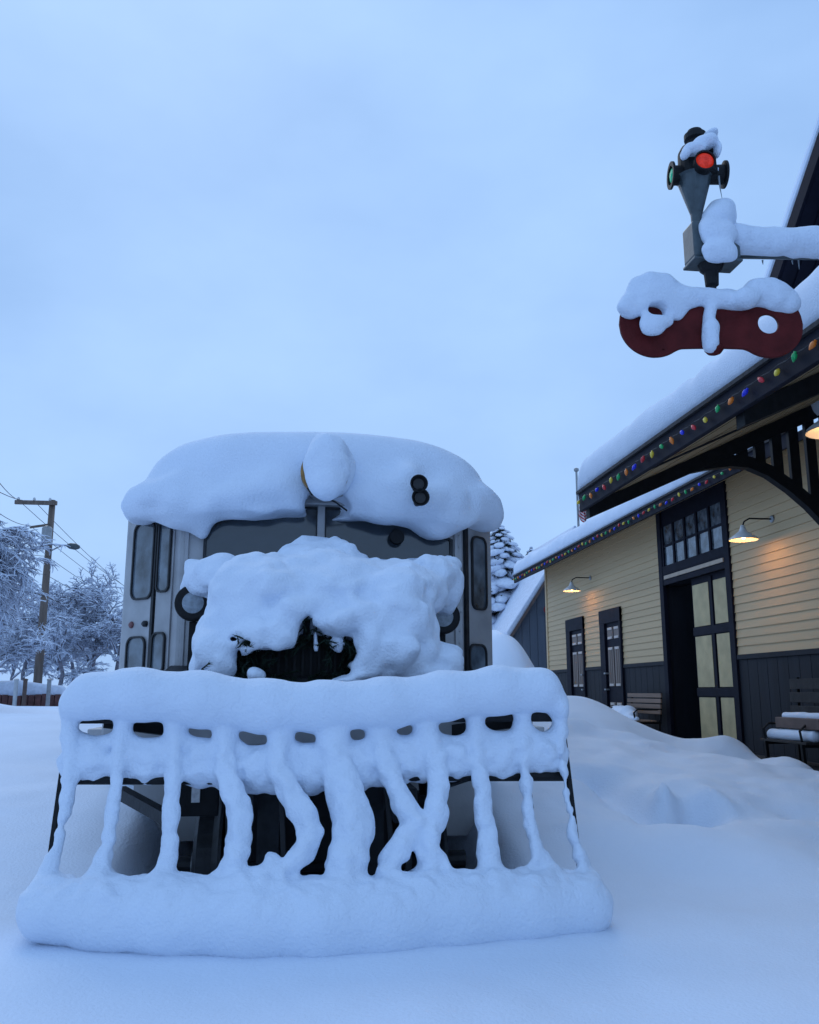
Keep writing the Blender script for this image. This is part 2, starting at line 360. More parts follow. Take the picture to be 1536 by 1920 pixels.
# ================================================================== railcar
XC = .13
car = thing('railcar', (XC, 5.6, -.3), 'grey rail bus with arched windscreen and slatted pilot, smothered in snow', 'railcar')
FL = (-.74, 5.6); FR = (1.05, 5.6); L1 = (float(PY(225, 1200, 6.02)[0]), 6.02); R1 = (float(PY(924, 1200, 5.84)[0]), 5.84)
plan = [FL, FR, R1, (R1[0], 11.6), (L1[0], 11.6), L1]
body = MB().slab([(x, y, .28) for x, y in plan], (0, 0, 1), 1.79).build('body', 'grey_paint', car, bevel=.02)
MB().slab([(x * .985 + .002, y + .03, .13) for x, y in plan], (0, 0, 1), .15).build('side_skirt', 'dark_steel', car)
# roof dome
rows = []
for Y in [5.46, 5.48, 5.55, 5.65, 5.8, 6.0, 7, 8, 9, 10, 11, 11.5, 11.7]:
    s_ = math.sqrt(max(0, 1 - max(0, (6.0 - Y) / .55) ** 2)); row = []
    hw = 1.16 if Y > 6 else .93 + .23 * s_
    for k in range(25):
        t = math.pi * k / 24; row.append((XC - hw * np.sign(math.cos(t)) * abs(math.cos(t)) ** .6, Y, 2.045 + (.06 + .24 * s_) * math.sin(t) ** .8))
    rows.append(row)
roof = MB().grid(rows).build('roof', 'grey_paint', car, smooth=True)
sm = roof.modifiers.new('thick', 'SOLIDIFY'); sm.thickness = .03
def rr_pts(u0, u1, z0, z1, r, n=5):
    P = []
    for cx, cz, a0 in ((u1 - r, z1 - r, 0), (u0 + r, z1 - r, 90), (u0 + r, z0 + r, 180), (u1 - r, z0 + r, 270)):
        for k in range(n + 1):
            a = math.radians(a0 + 90 * k / n); P.append((cx + r * math.cos(a), cz + r * math.sin(a)))
    return P
def on_plane(A, B):
    A = np.array([A[0], A[1], 0.]); B = np.array([B[0], B[1], 0.]); u = (B - A) / np.linalg.norm(B - A); n = np.array([u[1], -u[0], 0.])
    return (lambda U, Z, d=0.: A + u * U + np.array([0, 0, Z]) + n * d), u, n, A
def ring(fn, po, pi_, d0, d1, mbd):       # frame between two outlines with equal counts
    n = len(po)
    vs = [fn(*p, d0) for p in po] + [fn(*p, d1) for p in po] + [fn(*p, d1) for p in pi_] + [fn(*p, d0) for p in pi_]
    fs = []
    for i in range(n):
        j = (i + 1) % n; fs += [(i, j, n + j, n + i), (n + i, n + j, 2 * n + j, 2 * n + i), (2 * n + i, 2 * n + j, 3 * n + j, 3 * n + i), (3 * n + i, 3 * n + j, j, i)]
    return mbd.add(vs, fs)
def car_window(parent, A, B, px0, px1, py0, py1):
    fn, u, n, A3 = on_plane(A, B); pm = (py0 + py1) / 2; xm = (px0 + px1) / 2
    U0 = (PV(px0, pm, A, B) - A3) @ u; U1 = (PV(px1, pm, A, B) - A3) @ u; Z1 = PV(xm, py0, A, B)[2]; Z0 = PV(xm, py1, A, B)[2]
    U0, U1 = min(U0, U1), max(U0, U1); r = min(.05, (U1 - U0) * .3)
    w_ = MB(); ring(fn, rr_pts(U0 - .012, U1 + .012, Z0 - .012, Z1 + .012, r + .01), rr_pts(U0, U1, Z0, Z1, r), .004, .020, w_)
    fr = w_.build('window', 'rubber', parent)
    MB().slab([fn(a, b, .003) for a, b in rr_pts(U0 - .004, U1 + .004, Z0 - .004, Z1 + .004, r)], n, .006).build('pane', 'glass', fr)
def leaf(A, B, px0, px1, zb, zt, wins, name='door_leaf'):
    fn, u, n, A3 = on_plane(A, B); U0 = (PV(px0, 1200, A, B) - A3) @ u; U1 = (PV(px1, 1200, A, B) - A3) @ u
    U0, U1 = min(U0, U1), max(U0, U1); d = MB().slab([fn(U0, zb), fn(U1, zb), fn(U1, zt), fn(U0, zt)], n, .012).build(name, 'grey_paint', car, bevel=.004)
    for wv in wins: car_window(d, (A[0] + n[0] * .008, A[1] + n[1] * .008), (B[0] + n[0] * .008, B[1] + n[1] * .008), *wv)
    return d
leaf(L1, FL, 231, 283, .45, 2.0, [(254, 289, 984, 1121), (241, 272, 1197, 1262)])
leaf(L1, FL, 290, 319, .45, 2.0, [(301, 321, 969, 1107), (288, 309, 1189, 1260)])
leaf(FR, R1, 875, 920, .45, 2.0, [(884, 908, 1010, 1141), (879, 908, 1211, 1260)])
fn, u_, n_, A3 = on_plane(FR, R1)
MB().slab([fn(.012, .35), fn(.045, .35), fn(.045, 2.0), fn(.012, 2.0)], n_, .02).build('door_post', 'dark_steel', car)
fn, u_, n_, A3 = on_plane(L1, FL); uL = (PV(286, 1200, L1, FL) - A3) @ u_
MB().slab([fn(uL - .012, .35), fn(uL + .012, .35), fn(uL + .012, 2.0), fn(uL - .012, 2.0)], n_, .022).build('door_post', 'dark_steel', car)
p = PV(277, 1170, L1, FL)
MB().lathe(p, n_, [(0, .02), (.03, .02), (.04, .012)], 10).build('door_latch', 'dark_steel', car)
p = PV(250, 1172, L1, FL); MB().lathe(p, n_, [(0, .022), (.02, .022), (.03, .012)], 14).build('marker_lamp', mat('faded_red_lens', (.16, .06, .06), .3), car, smooth=True)
for xa in (-.70, 1.01): MB().box(xa - .012, xa + .012, 5.585, 5.60, .35, 2.04).build('seam_strip', 'grey_paint', car, bevel=.003)
MB().box(-.74, 1.05, 5.588, 5.60, 1.40, 1.44).build('belt_moulding', 'grey_paint', car, bevel=.004)
for zz in (1.05, 1.42, 1.75):
    q0 = fn(.02, zz); q1 = fn(np.hypot(FL[0] - L1[0], FL[1] - L1[1]) - .02, zz)
for k in range(20):
    for xa in (-.715, 1.03): MB().lathe((xa, 5.598, .5 + .078 * k), (0, -1, 0), [(0, .007), (.004, .005)], 6).build('rivet', 'grey_paint', car)
# windscreen
fnf, uf, nf, Af = on_plane(FL, FR)
def arch(x): return 2.05 - .17 * abs((x - XC - .01) / .78) ** 2.2
def ws(xa, xb):
    xs = np.linspace(xa, xb, 12); lo = [(x - FL[0], 1.5) for x in xs]; hi = [(x - FL[0], arch(x)) for x in xs]
    return lo + hi[::-1]
for xa, xb in ((-.58, .10), (.165, .965)):
    o_ = ws(xa, xb); cx = sum(p[0] for p in o_) / len(o_); cz = sum(p[1] for p in o_) / len(o_)
    ou = [(cx + (p[0] - cx) * 1.05, cz + (p[1] - cz) * 1.07) for p in o_]
    f_ = ring(fnf, ou, o_, .002, .035, MB()).build('windscreen_frame', 'dark_steel', car)
    MB().slab([fnf(*p, .008) for p in o_], nf, .008).build('pane', 'screen', f_)
MB().box(.108, .157, 5.545, 5.598, 1.5, 2.07).build('mullion', 'grey_paint', car, bevel=.006)
MB().box(-.02, .42, 5.50, 5.60, 2.06, 2.16).build('header_panel', 'grey_paint', car, bevel=.01)
p = PY(744, 1007, 5.52); MB().lathe(p, (0, -1, 0), [(-.03, .045), (0, .05), (.02, .045)], 18).build('wiper_motor', 'black', car)
# roof headlamp
p = PY(609, 886, 5.2); q = p + np.array([0, .42, .0])
hl = MB().lathe(p, (0, 1, 0), [(0, .134), (.03, .140), (.06, .134), (.25, .13), (.38, .09), (.41, .02)], 28).build('roof_headlamp', 'grey_paint', car, smooth=True)
MB().lathe(p + np.array([0, -.02, 0]), (0, 1, 0), [(0, .120), (0, .145), (.05, .145), (.05, .13)], 32).build('rim', 'brass', hl)
MB().lathe(p + np.array([0, -.008, 0]), (0, 1, 0), [(0, .125), (.02, .125)], 28).build('lens', 'lens', hl)
MB().box(p[0] - .10, p[0] + .13, 5.35, 5.48, 2.10, p[2] - .10).build('headlamp_bracket', 'grey_paint', car, bevel=.01)
MB().tube([PY(577, 915, 5.15), PY(585, 927, 5.15), PY(605, 930, 5.13), PY(630, 942, 5.2), PY(650, 957, 5.35)], .006, 6).build('lamp_cable', 'black', car)
# horn
for (x, y) in ((786, 906), (789, 932)):
    p = PY(x, y, 5.08)
    h_ = MB().lathe(p, (0, 1, 0), [(.03, .034), (.004, .044), (-.006, .050), (-.002, .054), (.010, .052), (.05, .036), (.12, .024), (.30, .016)], 22).build('horn', 'black', car, smooth=True)
    MB().lathe(p + np.array([0, .02, 0]), (0, 1, 0), [(0, .034), (.01, .034)], 16).build('throat', 'rubber', h_)
MB().bar(PY(790, 915, 5.2), PY(782, 955, 5.30), .02, .02).build('horn_bracket', 'black', car)
# hood and radiator
hw = .46
prof = [(-hw, .55), (hw, .55), (hw, 1.12)] + [(hw * math.cos(a), 1.12 + .20 * math.sin(a)) for a in np.linspace(0, math.pi, 12)[1:-1]] + [(-hw, 1.12)]
MB().slab([(XC + a, 4.55, b) for a, b in prof], (0, 1, 0), 1.05).build('hood', 'grey_paint', car, bevel=.02)
rad = MB().slab([(XC + a * 1.03, 4.50, .55 + (b - .55) * 1.02) for a, b in prof], (0, 1, 0), .05).build('radiator', 'black', car, bevel=.01)
for k in range(22):
    x = XC - .42 + .84 * k / 21
    MB().box(x - .006, x + .006, 4.47, 4.499, .58, 1.14).build('fin', 'black', rad)
# headlamps
for (x, y, r_) in ((363, 1131, .098), (830, 1157, .095)):
    p = PY(x, y, 4.98)
    hl = MB().lathe(p, (0, 1, 0), [(0, r_ * .96), (.05, r_), (.14, r_ * .8), (.2, r_ * .4), (.22, .02)], 28).build('headlamp', 'black', car, smooth=True)
    MB().lathe(p + np.array([0, -.03, 0]), (0, 1, 0), [(0, r_ * .82), (0, r_ * .98), (.015, r_ * 1.04), (.04, r_ * 1.02)], 32).build('rim', 'black', hl, smooth=True)
    MB().lathe(p + np.array([0, -.022, 0]), (0, 1, 0), [(-.012, r_ * .25), (-.008, r_ * .6), (0, r_ * .86), (.01, r_ * .86)], 28).build('lens', 'lens', hl, smooth=True)
    MB().bar(p + np.array([0, .06, -r_]), p + np.array([0, .06, -.5]), .045, .045, (0, 1, 0)).build('headlamp_post', 'black', car)
    s_ = -1 if x < 600 else 1
    MB().slab([(p[0] - .2, 4.65, p[2] - .52), (p[0] + .2, 4.65, p[2] - .52), (p[0] + .2, 5.6, p[2] - .36), (p[0] - .2, 5.6, p[2] - .36)], (0, 0, 1), .04).build('fender', 'dark_steel', car, bevel=.015)
# frame, bumper, springs, wheels seen through the pilot
MB().box(XC - .98, XC + .98, 4.16, 4.24, .66, .80).build('bumper_beam', 'grey_paint', car, bevel=.01)
for s_ in (-1, 1):
    MB().box(XC + s_ * .34 - .05, XC + s_ * .34 + .05, 3.86, 7.5, .36, .50).build('frame_rail', 'dark_steel', car, bevel=.006)
    MB().bar((XC + s_ * .80, 3.85, .62), (XC + s_ * .52, 4.6, .42), .05, .06).build('pilot_brace', 'dark_steel', car)
    MB().box(XC + s_ * .24 - .05, XC + s_ * .24 + .05, 4.28, 4.36, -.12, .50).build('hanger', 'dark_steel', car)
    wh = MB().lathe((XC + s_ * .53 - .06, 4.72, .06), (1, 0, 0), [(0, .05), (0, .30), (.02, .34), (.09, .34), (.12, .37), (.135, .37), (.135, .30), (.11, .28), (.11, .05)], 32).build('wheel', 'dark_steel', car, smooth=False)
    MB().lathe((XC + s_ * .53 - .09, 4.72, .06), (1, 0, 0), [(0, .06), (.2, .06)], 14).build('hub', 'steel', wh)
MB().lathe((XC - .75, 4.72, .06), (1, 0, 0), [(0, .045), (1.5, .045)], 12).build('axle', 'dark_steel', car)
MB().box(XC - .33, XC + .33, 4.40, 4.48, .12, .58).build('crank_shield', 'black', car, bevel=.01)
MB().box(XC - .6, XC + .6, 4.95, 5.02, -.28, .34).build('bulkhead', 'black', car)
p = PY(367, 1487, 4.12); MB().box(p[0] - .018, p[0] + .018, 4.12, 4.13, p[2] - .04, p[2] + .04).build('small_plate', 'plate', car)
MB().box(p[0] - .10, p[0] + .10, 4.131, 4.15, p[2] - .10, p[2] + .12).build('junction_box', 'black', car, bevel=.006)
MB().bar(PY(225, 1485, 4.3), PY(315, 1535, 4.0), .05, .05).build('step_rail', 'dark_steel', car)
MB().box(XC - 1.0, XC + .98, 5.2, 5.24, .10, .52).build('side_apron', 'grey_paint', car)
for s_ in (-1, 1):
    a, b = sorted((XC + s_ * .48, XC + s_ * 1.06)); MB().box(a, b, 4.25, 5.58, .70, .735).build('deck_plate', 'grey_paint', car, bevel=.006)
# pilot: beams and bars
def ybar(v, c):   # depth of the pilot face: v 0 top .. 1 foot, c -1..1 across
    return 3.76 - v * (.16 + .10 * (1 - c * c))
tops = [131, 231, 329, 423, 523, 620, 712, 798, 891, 978, 1053]
foots = [86, 193, 310, 432, 534, 640, 742, 815, 920, 1012, 1092]
pil = MB(); xs = [PY(x, 1342, 3.78)[0] for x in (140, 1040)]
pil.box(xs[0], xs[1], 3.74, 3.84, .775, .85)
pilot = pil.build('pilot', 'black', car, bevel=.008)
cc = lambda x: (x - 592) / 500
MB().tube([PY(x, 1462 - (x > 700) * 6, ybar(.38, cc(x)) + .035) for x in np.linspace(112, 1068, 14)], .019, 8).build('mid_rail', 'black', pilot)
MB().tube([PY(x, 1668, ybar(1, cc(x)) + .045) for x in np.linspace(76, 1108, 14)], .028, 8).build('foot_rail', 'black', pilot)
for a, b in zip(tops, foots):
    MB().bar(PY(a, 1345, ybar(0, cc(a)) + .03), PY(b, 1670, ybar(1, cc(b)) + .03), .020, .022, (0, 1, 0)).build('bar', 'black', pilot, bevel=.003)
for a in (-.75, .98): MB().bar((a, 3.80, .78), (a * .7 + .04, 4.2, .72), .05, .05).build('stay', 'black', pilot)

# ------------------------------------------------------------------ snow on the pilot
S = Snow((-1.22, 3.12, -.12), (1.45, 4.05, 1.06), .0095)
top = [(172, 1306, 46), (260, 1302, 46), (380, 1312, 48), (500, 1324, 48), (600, 1325, 46), (720, 1318, 45), (830, 1306, 44), (930, 1296, 43), (1012, 1293, 43)]
for dY in (0, .12):
    pts = [PY(x, y, 3.72 + dY) for x, y, r in top]; S.chain(pts, [r * mpp(3.72 + dY, x) * (1 - dY) for x, y, r in top], .05)
for (xe, dx) in ((135, -1), (1045, 1)): S.blob(xe, 1325, 3.76, 22, 30, .10, .05)
mid = [(132, 1396, 19), (225, 1400, 20), (330, 1404, 21), (420, 1415, 22), (530, 1419, 23), (630, 1413, 24), (720, 1404, 23), (800, 1398, 22), (900, 1393, 21), (985, 1389, 20), (1050, 1386, 18)]
for dy, dr, dv in ((0, 1.0, .035), (26, 1.15, .030), (46, .95, .03)):      # a curtain of snow on the middle rail
    md = []
    for i, (x, y, r) in enumerate(mid):        # tented up to every bar, sagging between
        md.append((x, y - (12 if dy == 0 else 0), r))
        if i < len(mid) - 1: x2, y2, r2 = mid[i + 1]; md.append(((x + x2) / 2, (y + y2) / 2 + (5 + 4 * (i % 2) if dy == 0 else 0), (r + r2) / 2))
    pts = [PY(x, y + dy, ybar(.25, cc(x)) + dv) for x, y, r in md]; S.chain(pts, [r * dr * mpp(3.7, x) for x, y, r in md], .022)
for i, (x, y, r) in enumerate(mid[:-1]):     # sagging pillows between the bars
    x2 = mid[i + 1][0]; S.blob((x + x2) / 2 + 4, y + 24, ybar(.3, cc(x)) + .025, 30, 30 + 4 * (i % 3), .055, .04)
B = [
 [(131, 1360, 13), (131, 1462, 12), (118, 1540, 11), (104, 1600, 10), (90, 1650, 14)],
 [(231, 1345, 14), (220, 1439, 14), (214, 1517, 12), (203, 1575, 11), (195, 1615, 13), (190, 1650, 22)],
 [(329, 1345, 17), (327, 1439, 18), (322, 1532, 18), (316, 1590, 17), (312, 1630, 22)],
 [(423, 1360, 20), (419, 1439, 21), (436, 1486, 24), (451, 1532, 25), (446, 1585, 24), (434, 1640, 28)],
 [(526, 1355, 24), (522, 1440, 23), (542, 1490, 25), (570, 1530, 25), (584, 1560, 23), (568, 1596, 23), (540, 1630, 24), (510, 1655, 28)],
 [(622, 1350, 28), (630, 1430, 30), (650, 1494, 34), (662, 1545, 37), (656, 1595, 35), (642, 1650, 38)],
 [(710, 1352, 22), (722, 1430, 23), (742, 1482, 23), (766, 1524, 24), (784, 1545, 25), (756, 1578, 22), (732, 1618, 22), (726, 1655, 26)],
 [(798, 1352, 20), (816, 1422, 22), (825, 1475, 22), (817, 1525, 21), (806, 1560, 22), (806, 1595, 22), (818, 1640, 30)],
 [(891, 1350, 16), (896, 1422, 16), (906, 1503, 17), (914, 1570, 17), (918, 1640, 24)],
 [(978, 1346, 14), (982, 1430, 13), (988, 1503, 12), (1000, 1563, 13), (1012, 1620, 16), (1016, 1650, 22)],
 [(1050, 1346, 11), (1056, 1430, 10), (1064, 1503, 9), (1080, 1583, 9), (1097, 1640, 14)]]
rg = random.Random(4)
for br in B:
    P_, R_ = [], []
    for i in range(len(br) - 1):
        n = max(2, int(abs(br[i + 1][1] - br[i][1]) / 16))
        for k in range(n):
            t = k / n; x = br[i][0] + (br[i + 1][0] - br[i][0]) * t; y = br[i][1] + (br[i + 1][1] - br[i][1]) * t
            v = (y - 1345) / 310; P_.append(PY(x + rg.uniform(-.8, .8), y, ybar(v, cc(x)) - .022)); R_.append((br[i][2] + (br[i + 1][2] - br[i][2]) * t) * (.84 if br[0][2] < 19 else .92 if br[0][0] in (423, 622) else .80) * mpp(3.65, x) * rg.uniform(.97, 1.04))
    ku = sum(1 for q in P_ if q[2] > .60); S.chain(P_[:ku + 1], R_[:ku + 1], .022); S.chain(P_[ku:], R_[ku:], .013)
    xf, rf_ = br[-1][0], br[-1][2]; S.seg(PY(xf, 1612, ybar(.85, cc(xf)) - .01), PY(xf, 1672, ybar(1, cc(xf)) - .01), rf_ * .55 * mpp(3.6, xf), 25 * mpp(3.6, xf), .03)
    xt_, rt_ = br[0][0], br[0][2]; S.seg(PY(xt_, 1330, ybar(0, 0) - .0), PY(xt_, 1400, ybar(.1, 0) - .02), rt_ * 1.25 * mpp(3.7, xt_), rt_ * .9 * mpp(3.7, xt_), .03)
S.blob(470, 1648, 3.5, 50, 18, .08, .03); S.blob(505, 1636, 3.5, 42, 16, .06, .025)
bank = [(92, 1700, 45), (190, 1704, 50), (310, 1704, 52), (430, 1708, 56), (560, 1722, 58), (680, 1718, 58), (790, 1706, 56), (900, 1698, 54), (1010, 1690, 50), (1090, 1690, 46)]
for dY, dr in ((0, 1.0), (.12, .95)):
    pts = [PY(x, y, ybar(1, cc(x)) - .04 + dY) for x, y, r in bank]; S.chain(pts, [r * mpp(3.55, x) * dr for x, y, r in bank], .05)
low = [(90, 1712, 46), (200, 1720, 54), (330, 1726, 58), (470, 1730, 61), (600, 1733, 63), (730, 1730, 61), (860, 1720, 58), (980, 1710, 54), (1093, 1704, 48)]
pts = [PY(x, y, ybar(1, cc(x)) - .075) for x, y, r in low]; S.chain(pts, [r * mpp(3.5, x) for x, y, r in low], .06)
S.noise(.22, .014, 1); S.noise(.08, .007, 2); n0 = S.V.copy(); S.noise(.042, .009, 3); S.noise(.0235, .022, 4)
zz_ = S.ax[2][None, None, :]; fw = (.22 + .78 * sstep(.13, .22, zz_) * (1 - sstep(.66, .76, zz_))).astype(np.float32); S.V = n0 + (S.V - n0) * fw      # crusty on the thin bars, smooth on the big caps
S.build('pilot_snow', 'thick snow clinging to the slatted pilot in drooping pillows and crooked strips')

# ------------------------------------------------------------------ snow on the roof
S = Snow((-1.25, 4.95, 1.74), (1.5, 11.95, 2.85), .024)
g = np.meshgrid(*S.ax, indexing='ij', sparse=True)
aa, bb, pp = 1.158, .632, 3.2
yy = np.maximum(0, 5.95 - g[1]) / .60
cs_ = (np.abs((g[0] - .115) / aa) ** pp + (np.abs(g[2] - 1.955) / bb) ** pp) ** (1 / pp)
d = (cs_ ** 4 + yy ** 4) ** .25 - 1
d = np.maximum(d * .55, (1.985 - g[2]) * 1.0); d = np.maximum(d, g[1] - 11.85)
S.V = d.astype(np.float32)
for a in [(262, 950, 5.72, 24, 26, .16), (300, 935, 5.52, 44, 30, .16), (345, 950, 5.47, 42, 36, .14), (368, 966, 5.5, 28, 26, .10), (384, 990, 5.53, 10, 22, .05), (425, 940, 5.44, 50, 36, .13),
          (480, 928, 5.42, 50, 34, .13), (535, 915, 5.42, 45, 24, .12), (690, 932, 5.42, 48, 40, .13), (740, 945, 5.42, 44, 36, .13), (800, 950, 5.42, 50, 36, .14), (838, 975, 5.47, 34, 24, .1), (820, 990, 5.5, 26, 16, .07), (880, 955, 5.6, 40, 32, .16), (912, 962, 5.7, 24, 28, .14),
          (762, 905, 5.36, 26, 32, .12), (825, 928, 5.38, 36, 26, .12), (650, 925, 5.43, 30, 26, .1)]:
    S.blob(*a, k=.12)
S.blob(612, 952, 5.45, 44, 20, .25, .03, neg=True)
S.noise(.5, .03, 11); n0 = S.V.copy(); S.noise(.15, .050, 12); S.noise(.072, .038, 13)
fw = (sstep(5.75, 5.45, g[1]) * sstep(2.36, 2.12, g[2]) + .10).astype(np.float32)      # crumbly only where it hangs over the front
S.V = n0 + (S.V - n0) * np.minimum(fw, 1)
S.build('roof_snow', 'deep rounded snow cap draped over the railcar roof')
S = Snow((-.18, 4.90, 2.0), (.5, 5.5, 2.6), .010)
S.blob(613, 877, 5.14, 46, 60, .08, .03); S.blob(611, 908, 5.12, 36, 28, .08, .03); S.blob(616, 846, 5.22, 40, 34, .14, .03); S.blob(617, 880, 5.3, 50, 62, .12, .03)
S.noise(.10, .03, 21); S.noise(.035, .014, 22)
S.build('headlamp_snow', 'upright oval clot of snow plastered over the roof headlamp')
# ------------------------------------------------------------------ snow on hood, headlamps and wreath
S = Snow((-.95, 4.0, .82), (1.2, 5.62, 1.98), .0125)
for a in [(610, 1112, 4.80, 202, 74, .42), (602, 1080, 5.05, 150, 48, .36), (603, 1050, 5.2, 90, 34, .30), (603, 1030, 5.25, 44, 26, .26), (480, 1112, 4.66, 84, 72, .30), (387, 1086, 5.0, 48, 46, .17), (418, 1078, 4.98, 48, 40, .2), (372, 1064, 5.1, 30, 26, .14), (745, 1112, 4.78, 92, 64, .32), (824, 1096, 5.0, 37, 56, .17), (842, 1112, 4.96, 24, 46, .14), (838, 1060, 5.05, 22, 20, .12), (810, 1085, 4.9, 50, 50, .2),
          (440, 1078, 5.35, 75, 26, .22), (790, 1074, 5.35, 66, 24, .22), (600, 1076, 5.4, 210, 24, .18),
          (470, 1155, 4.52, 72, 80, .20), (540, 1165, 4.46, 60, 66, .18), (600, 1150, 4.48, 60, 56, .18), (660, 1160, 4.46, 60, 56, .18), (730, 1170, 4.50, 74, 92, .24), (775, 1190, 4.54, 44, 84, .2), (700, 1225, 4.42, 50, 44, .16), (745, 1245, 4.44, 60, 34, .16), (690, 1250, 4.38, 40, 20, .12),
          (410, 1170, 4.58, 30, 50, .18), (402, 1212, 4.5, 38, 46, .2), (394, 1250, 4.48, 33, 38, .22), (424, 1245, 4.46, 30, 40, .18), (480, 1264, 4.30, 20, 16, .10), (635, 1276, 4.30, 30, 12, .1), (832, 1246, 4.62, 38, 36, .24), (800, 1262, 4.5, 40, 20, .2)]:
    S.blob(*a, k=.05)
for a in [(478, 1195, 4.34, 36, 38, .10), (530, 1195, 4.33, 32, 38, .10), (552, 1140, 4.37, 50, 26, .10), (630, 1168, 4.34, 38, 28, .10), (690, 1150, 4.37, 36, 32, .10), (740, 1215, 4.31, 44, 38, .10), (698, 1205, 4.31, 32, 32, .09), (778, 1160, 4.38, 32, 42, .10), (430, 1125, 4.52, 36, 42, .12), (515, 1108, 4.43, 52, 36, .12), (640, 1102, 4.45, 60, 36, .12), (735, 1102, 4.48, 55, 36, .12), (590, 1066, 4.62, 70, 34, .15), (440, 1195, 4.44, 26, 40, .1), (455, 1240, 4.40, 16, 26, .07), (800, 1225, 4.42, 20, 36, .09)]:
    S.blob(*a, k=.022)
S.noise(.15, .03, 31)
for a in [(558, 1262, 4.42, 112, 46, .36), (576, 1205, 4.38, 15, 50, .34), (632, 1228, 4.40, 46, 32, .32), (600, 1235, 4.40, 60, 36, .32), (440, 1200, 4.38, 17, 13, .24), (462, 1207, 4.36, 16, 8, .2), (448, 1232, 4.38, 9, 20, .2), (515, 1245, 4.40, 60, 28, .32), (378, 1258, 4.28, 12, 8, .06)]:
    S.blob(*a, k=.03, neg=True)
for a in [(591, 1200, 4.37, 9, 22, .03), (634, 1206, 4.37, 16, 12, .04), (480, 1266, 4.28, 20, 16, .08), (640, 1276, 4.28, 28, 11, .08)]: S.blob(*a, k=.012)
S.noise(.10, .050, 32); S.noise(.05, .032, 33); S.noise(.031, .018, 34)
S.build('hood_snow', 'lumpy snow heaped over the hood, headlamps and evergreen wreath')

# ================================================================== evergreen wreath on the radiator
wr = thing('evergreen_wreath', PY(575, 1215, 4.40), 'dark evergreen wreath on the radiator, half buried under hood snow', 'wreath')
rg = random.Random(9)
def sprig(mb, p, d, ln):
    d = np.array(d, float); d /= np.linalg.norm(d); p = np.array(p, float)
    mb.bar(p, p + d * ln, .005, .005, (.3, .4, .8))
    for k in range(int(ln / .0035)):
        q = p + d * ln * rg.random(); r = np.array([rg.gauss(0, 1), rg.gauss(0, 1), rg.gauss(0, 1)]); r -= d * (r @ d); r /= np.linalg.norm(r) + 1e-9
        e = q + (r + d * .7) * rg.uniform(.018, .032); s_ = np.cross(r, d) * .0022
        mb.add([q - s_, q + s_, e], [(0, 1, 2)])
ringm = MB().tube([PY(560 + 108 * math.cos(a), 1236 + 40 * math.sin(a), 4.44) for a in np.linspace(0, 2 * math.pi, 40)], .018, 6).build('hoop', 'black', wr)
for k in range(46):
    a = 2 * math.pi * k / 46 + rg.uniform(-.05, .05); m_ = MB()
    for j in range(3):
        c = PY(560 + 108 * math.cos(a) + rg.uniform(-12, 12), 1236 + 38 * math.sin(a) + rg.uniform(-8, 8), 4.42)
        sprig(m_, c, (rg.uniform(-1, 1) + .3 * math.cos(a), -rg.uniform(.1, .6), rg.uniform(-1, .5) - .2 * math.sin(a)), rg.uniform(.07, .12))
    m_.build('sprig', 'needle', wr)
for (x, y, Y) in ((445, 1192, 4.3), (455, 1205, 4.28), (462, 1200, 4.28), (455, 1252, 4.28), (378, 1255, 4.2), (568, 1165, 4.34), (585, 1180, 4.34), (610, 1200, 4.34), (640, 1205, 4.34), (560, 1215, 4.34), (655, 1212, 4.32), (620, 1235, 4.34), (520, 1235, 4.3)):
    m_ = MB()
    for j in range(3): sprig(m_, PY(x, y, Y), (rg.uniform(-1, 1), -rg.uniform(0, .3), rg.uniform(-.9, .3)), rg.uniform(.03, .06))
    m_.build('sprig', 'needle', wr)

# ================================================================== depot
XW = 7.3
dep = thing('depot', (XW, 14.0, -.3), 'cream clapboard depot with navy trim and slate-dark wainscot beside the platform', 'depot')
YF, YN = 25.4, .5
for y0_, y1_, z0_, z1_ in ((YN, 14.3, -.5, 4.6), (16.9, YF, -.5, 4.6), (14.3, 16.9, 2.98, 4.6)):
    MB().box(XW + .002, 14.0 if z0_ < 0 else XW + .4, y0_, y1_, z0_, z1_).build('wall', 'slate', dep)
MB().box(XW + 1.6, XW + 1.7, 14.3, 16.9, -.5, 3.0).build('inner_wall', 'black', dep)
MB().box(XW - .1, XW + 1.6, 14.3, 16.9, -.3, -.06).build('door_sill', 'plank', dep)
fdL, fdR = 17.03, 14.20                     # freight door opening in Y
D1 = (23.43, 21.97); D2 = (20.71, 19.31)
rowh = .139
def board(z, y0, y1):
    t0, t1 = .028, .010
    MB().hexa([(XW - t0, y0, z), (XW + .001, y0, z), (XW + .001, y0, z + rowh + .006), (XW - t1, y0, z + rowh + .006)],
              [(XW - t0, y1, z), (XW + .001, y1, z), (XW + .001, y1, z + rowh + .006), (XW - t1, y1, z + rowh + .006)]).build('siding_board', 'siding', dep)
z = 1.50
while z < 4.5:
    segs = [(YN, fdR - .12)] + ([(fdL + .02, D2[1] - .0), (D2[0], D1[1]), (D1[0], YF - .1)] if z + rowh < 2.83 else [(fdL + .02, YF - .1)])
    for a, b in segs: board(z, a, b)
    z += rowh
MB().box(XW - .045, XW + .05, YF - .10, YF + .04, -.4, 4.5).build('corner_board', 'siding', dep)
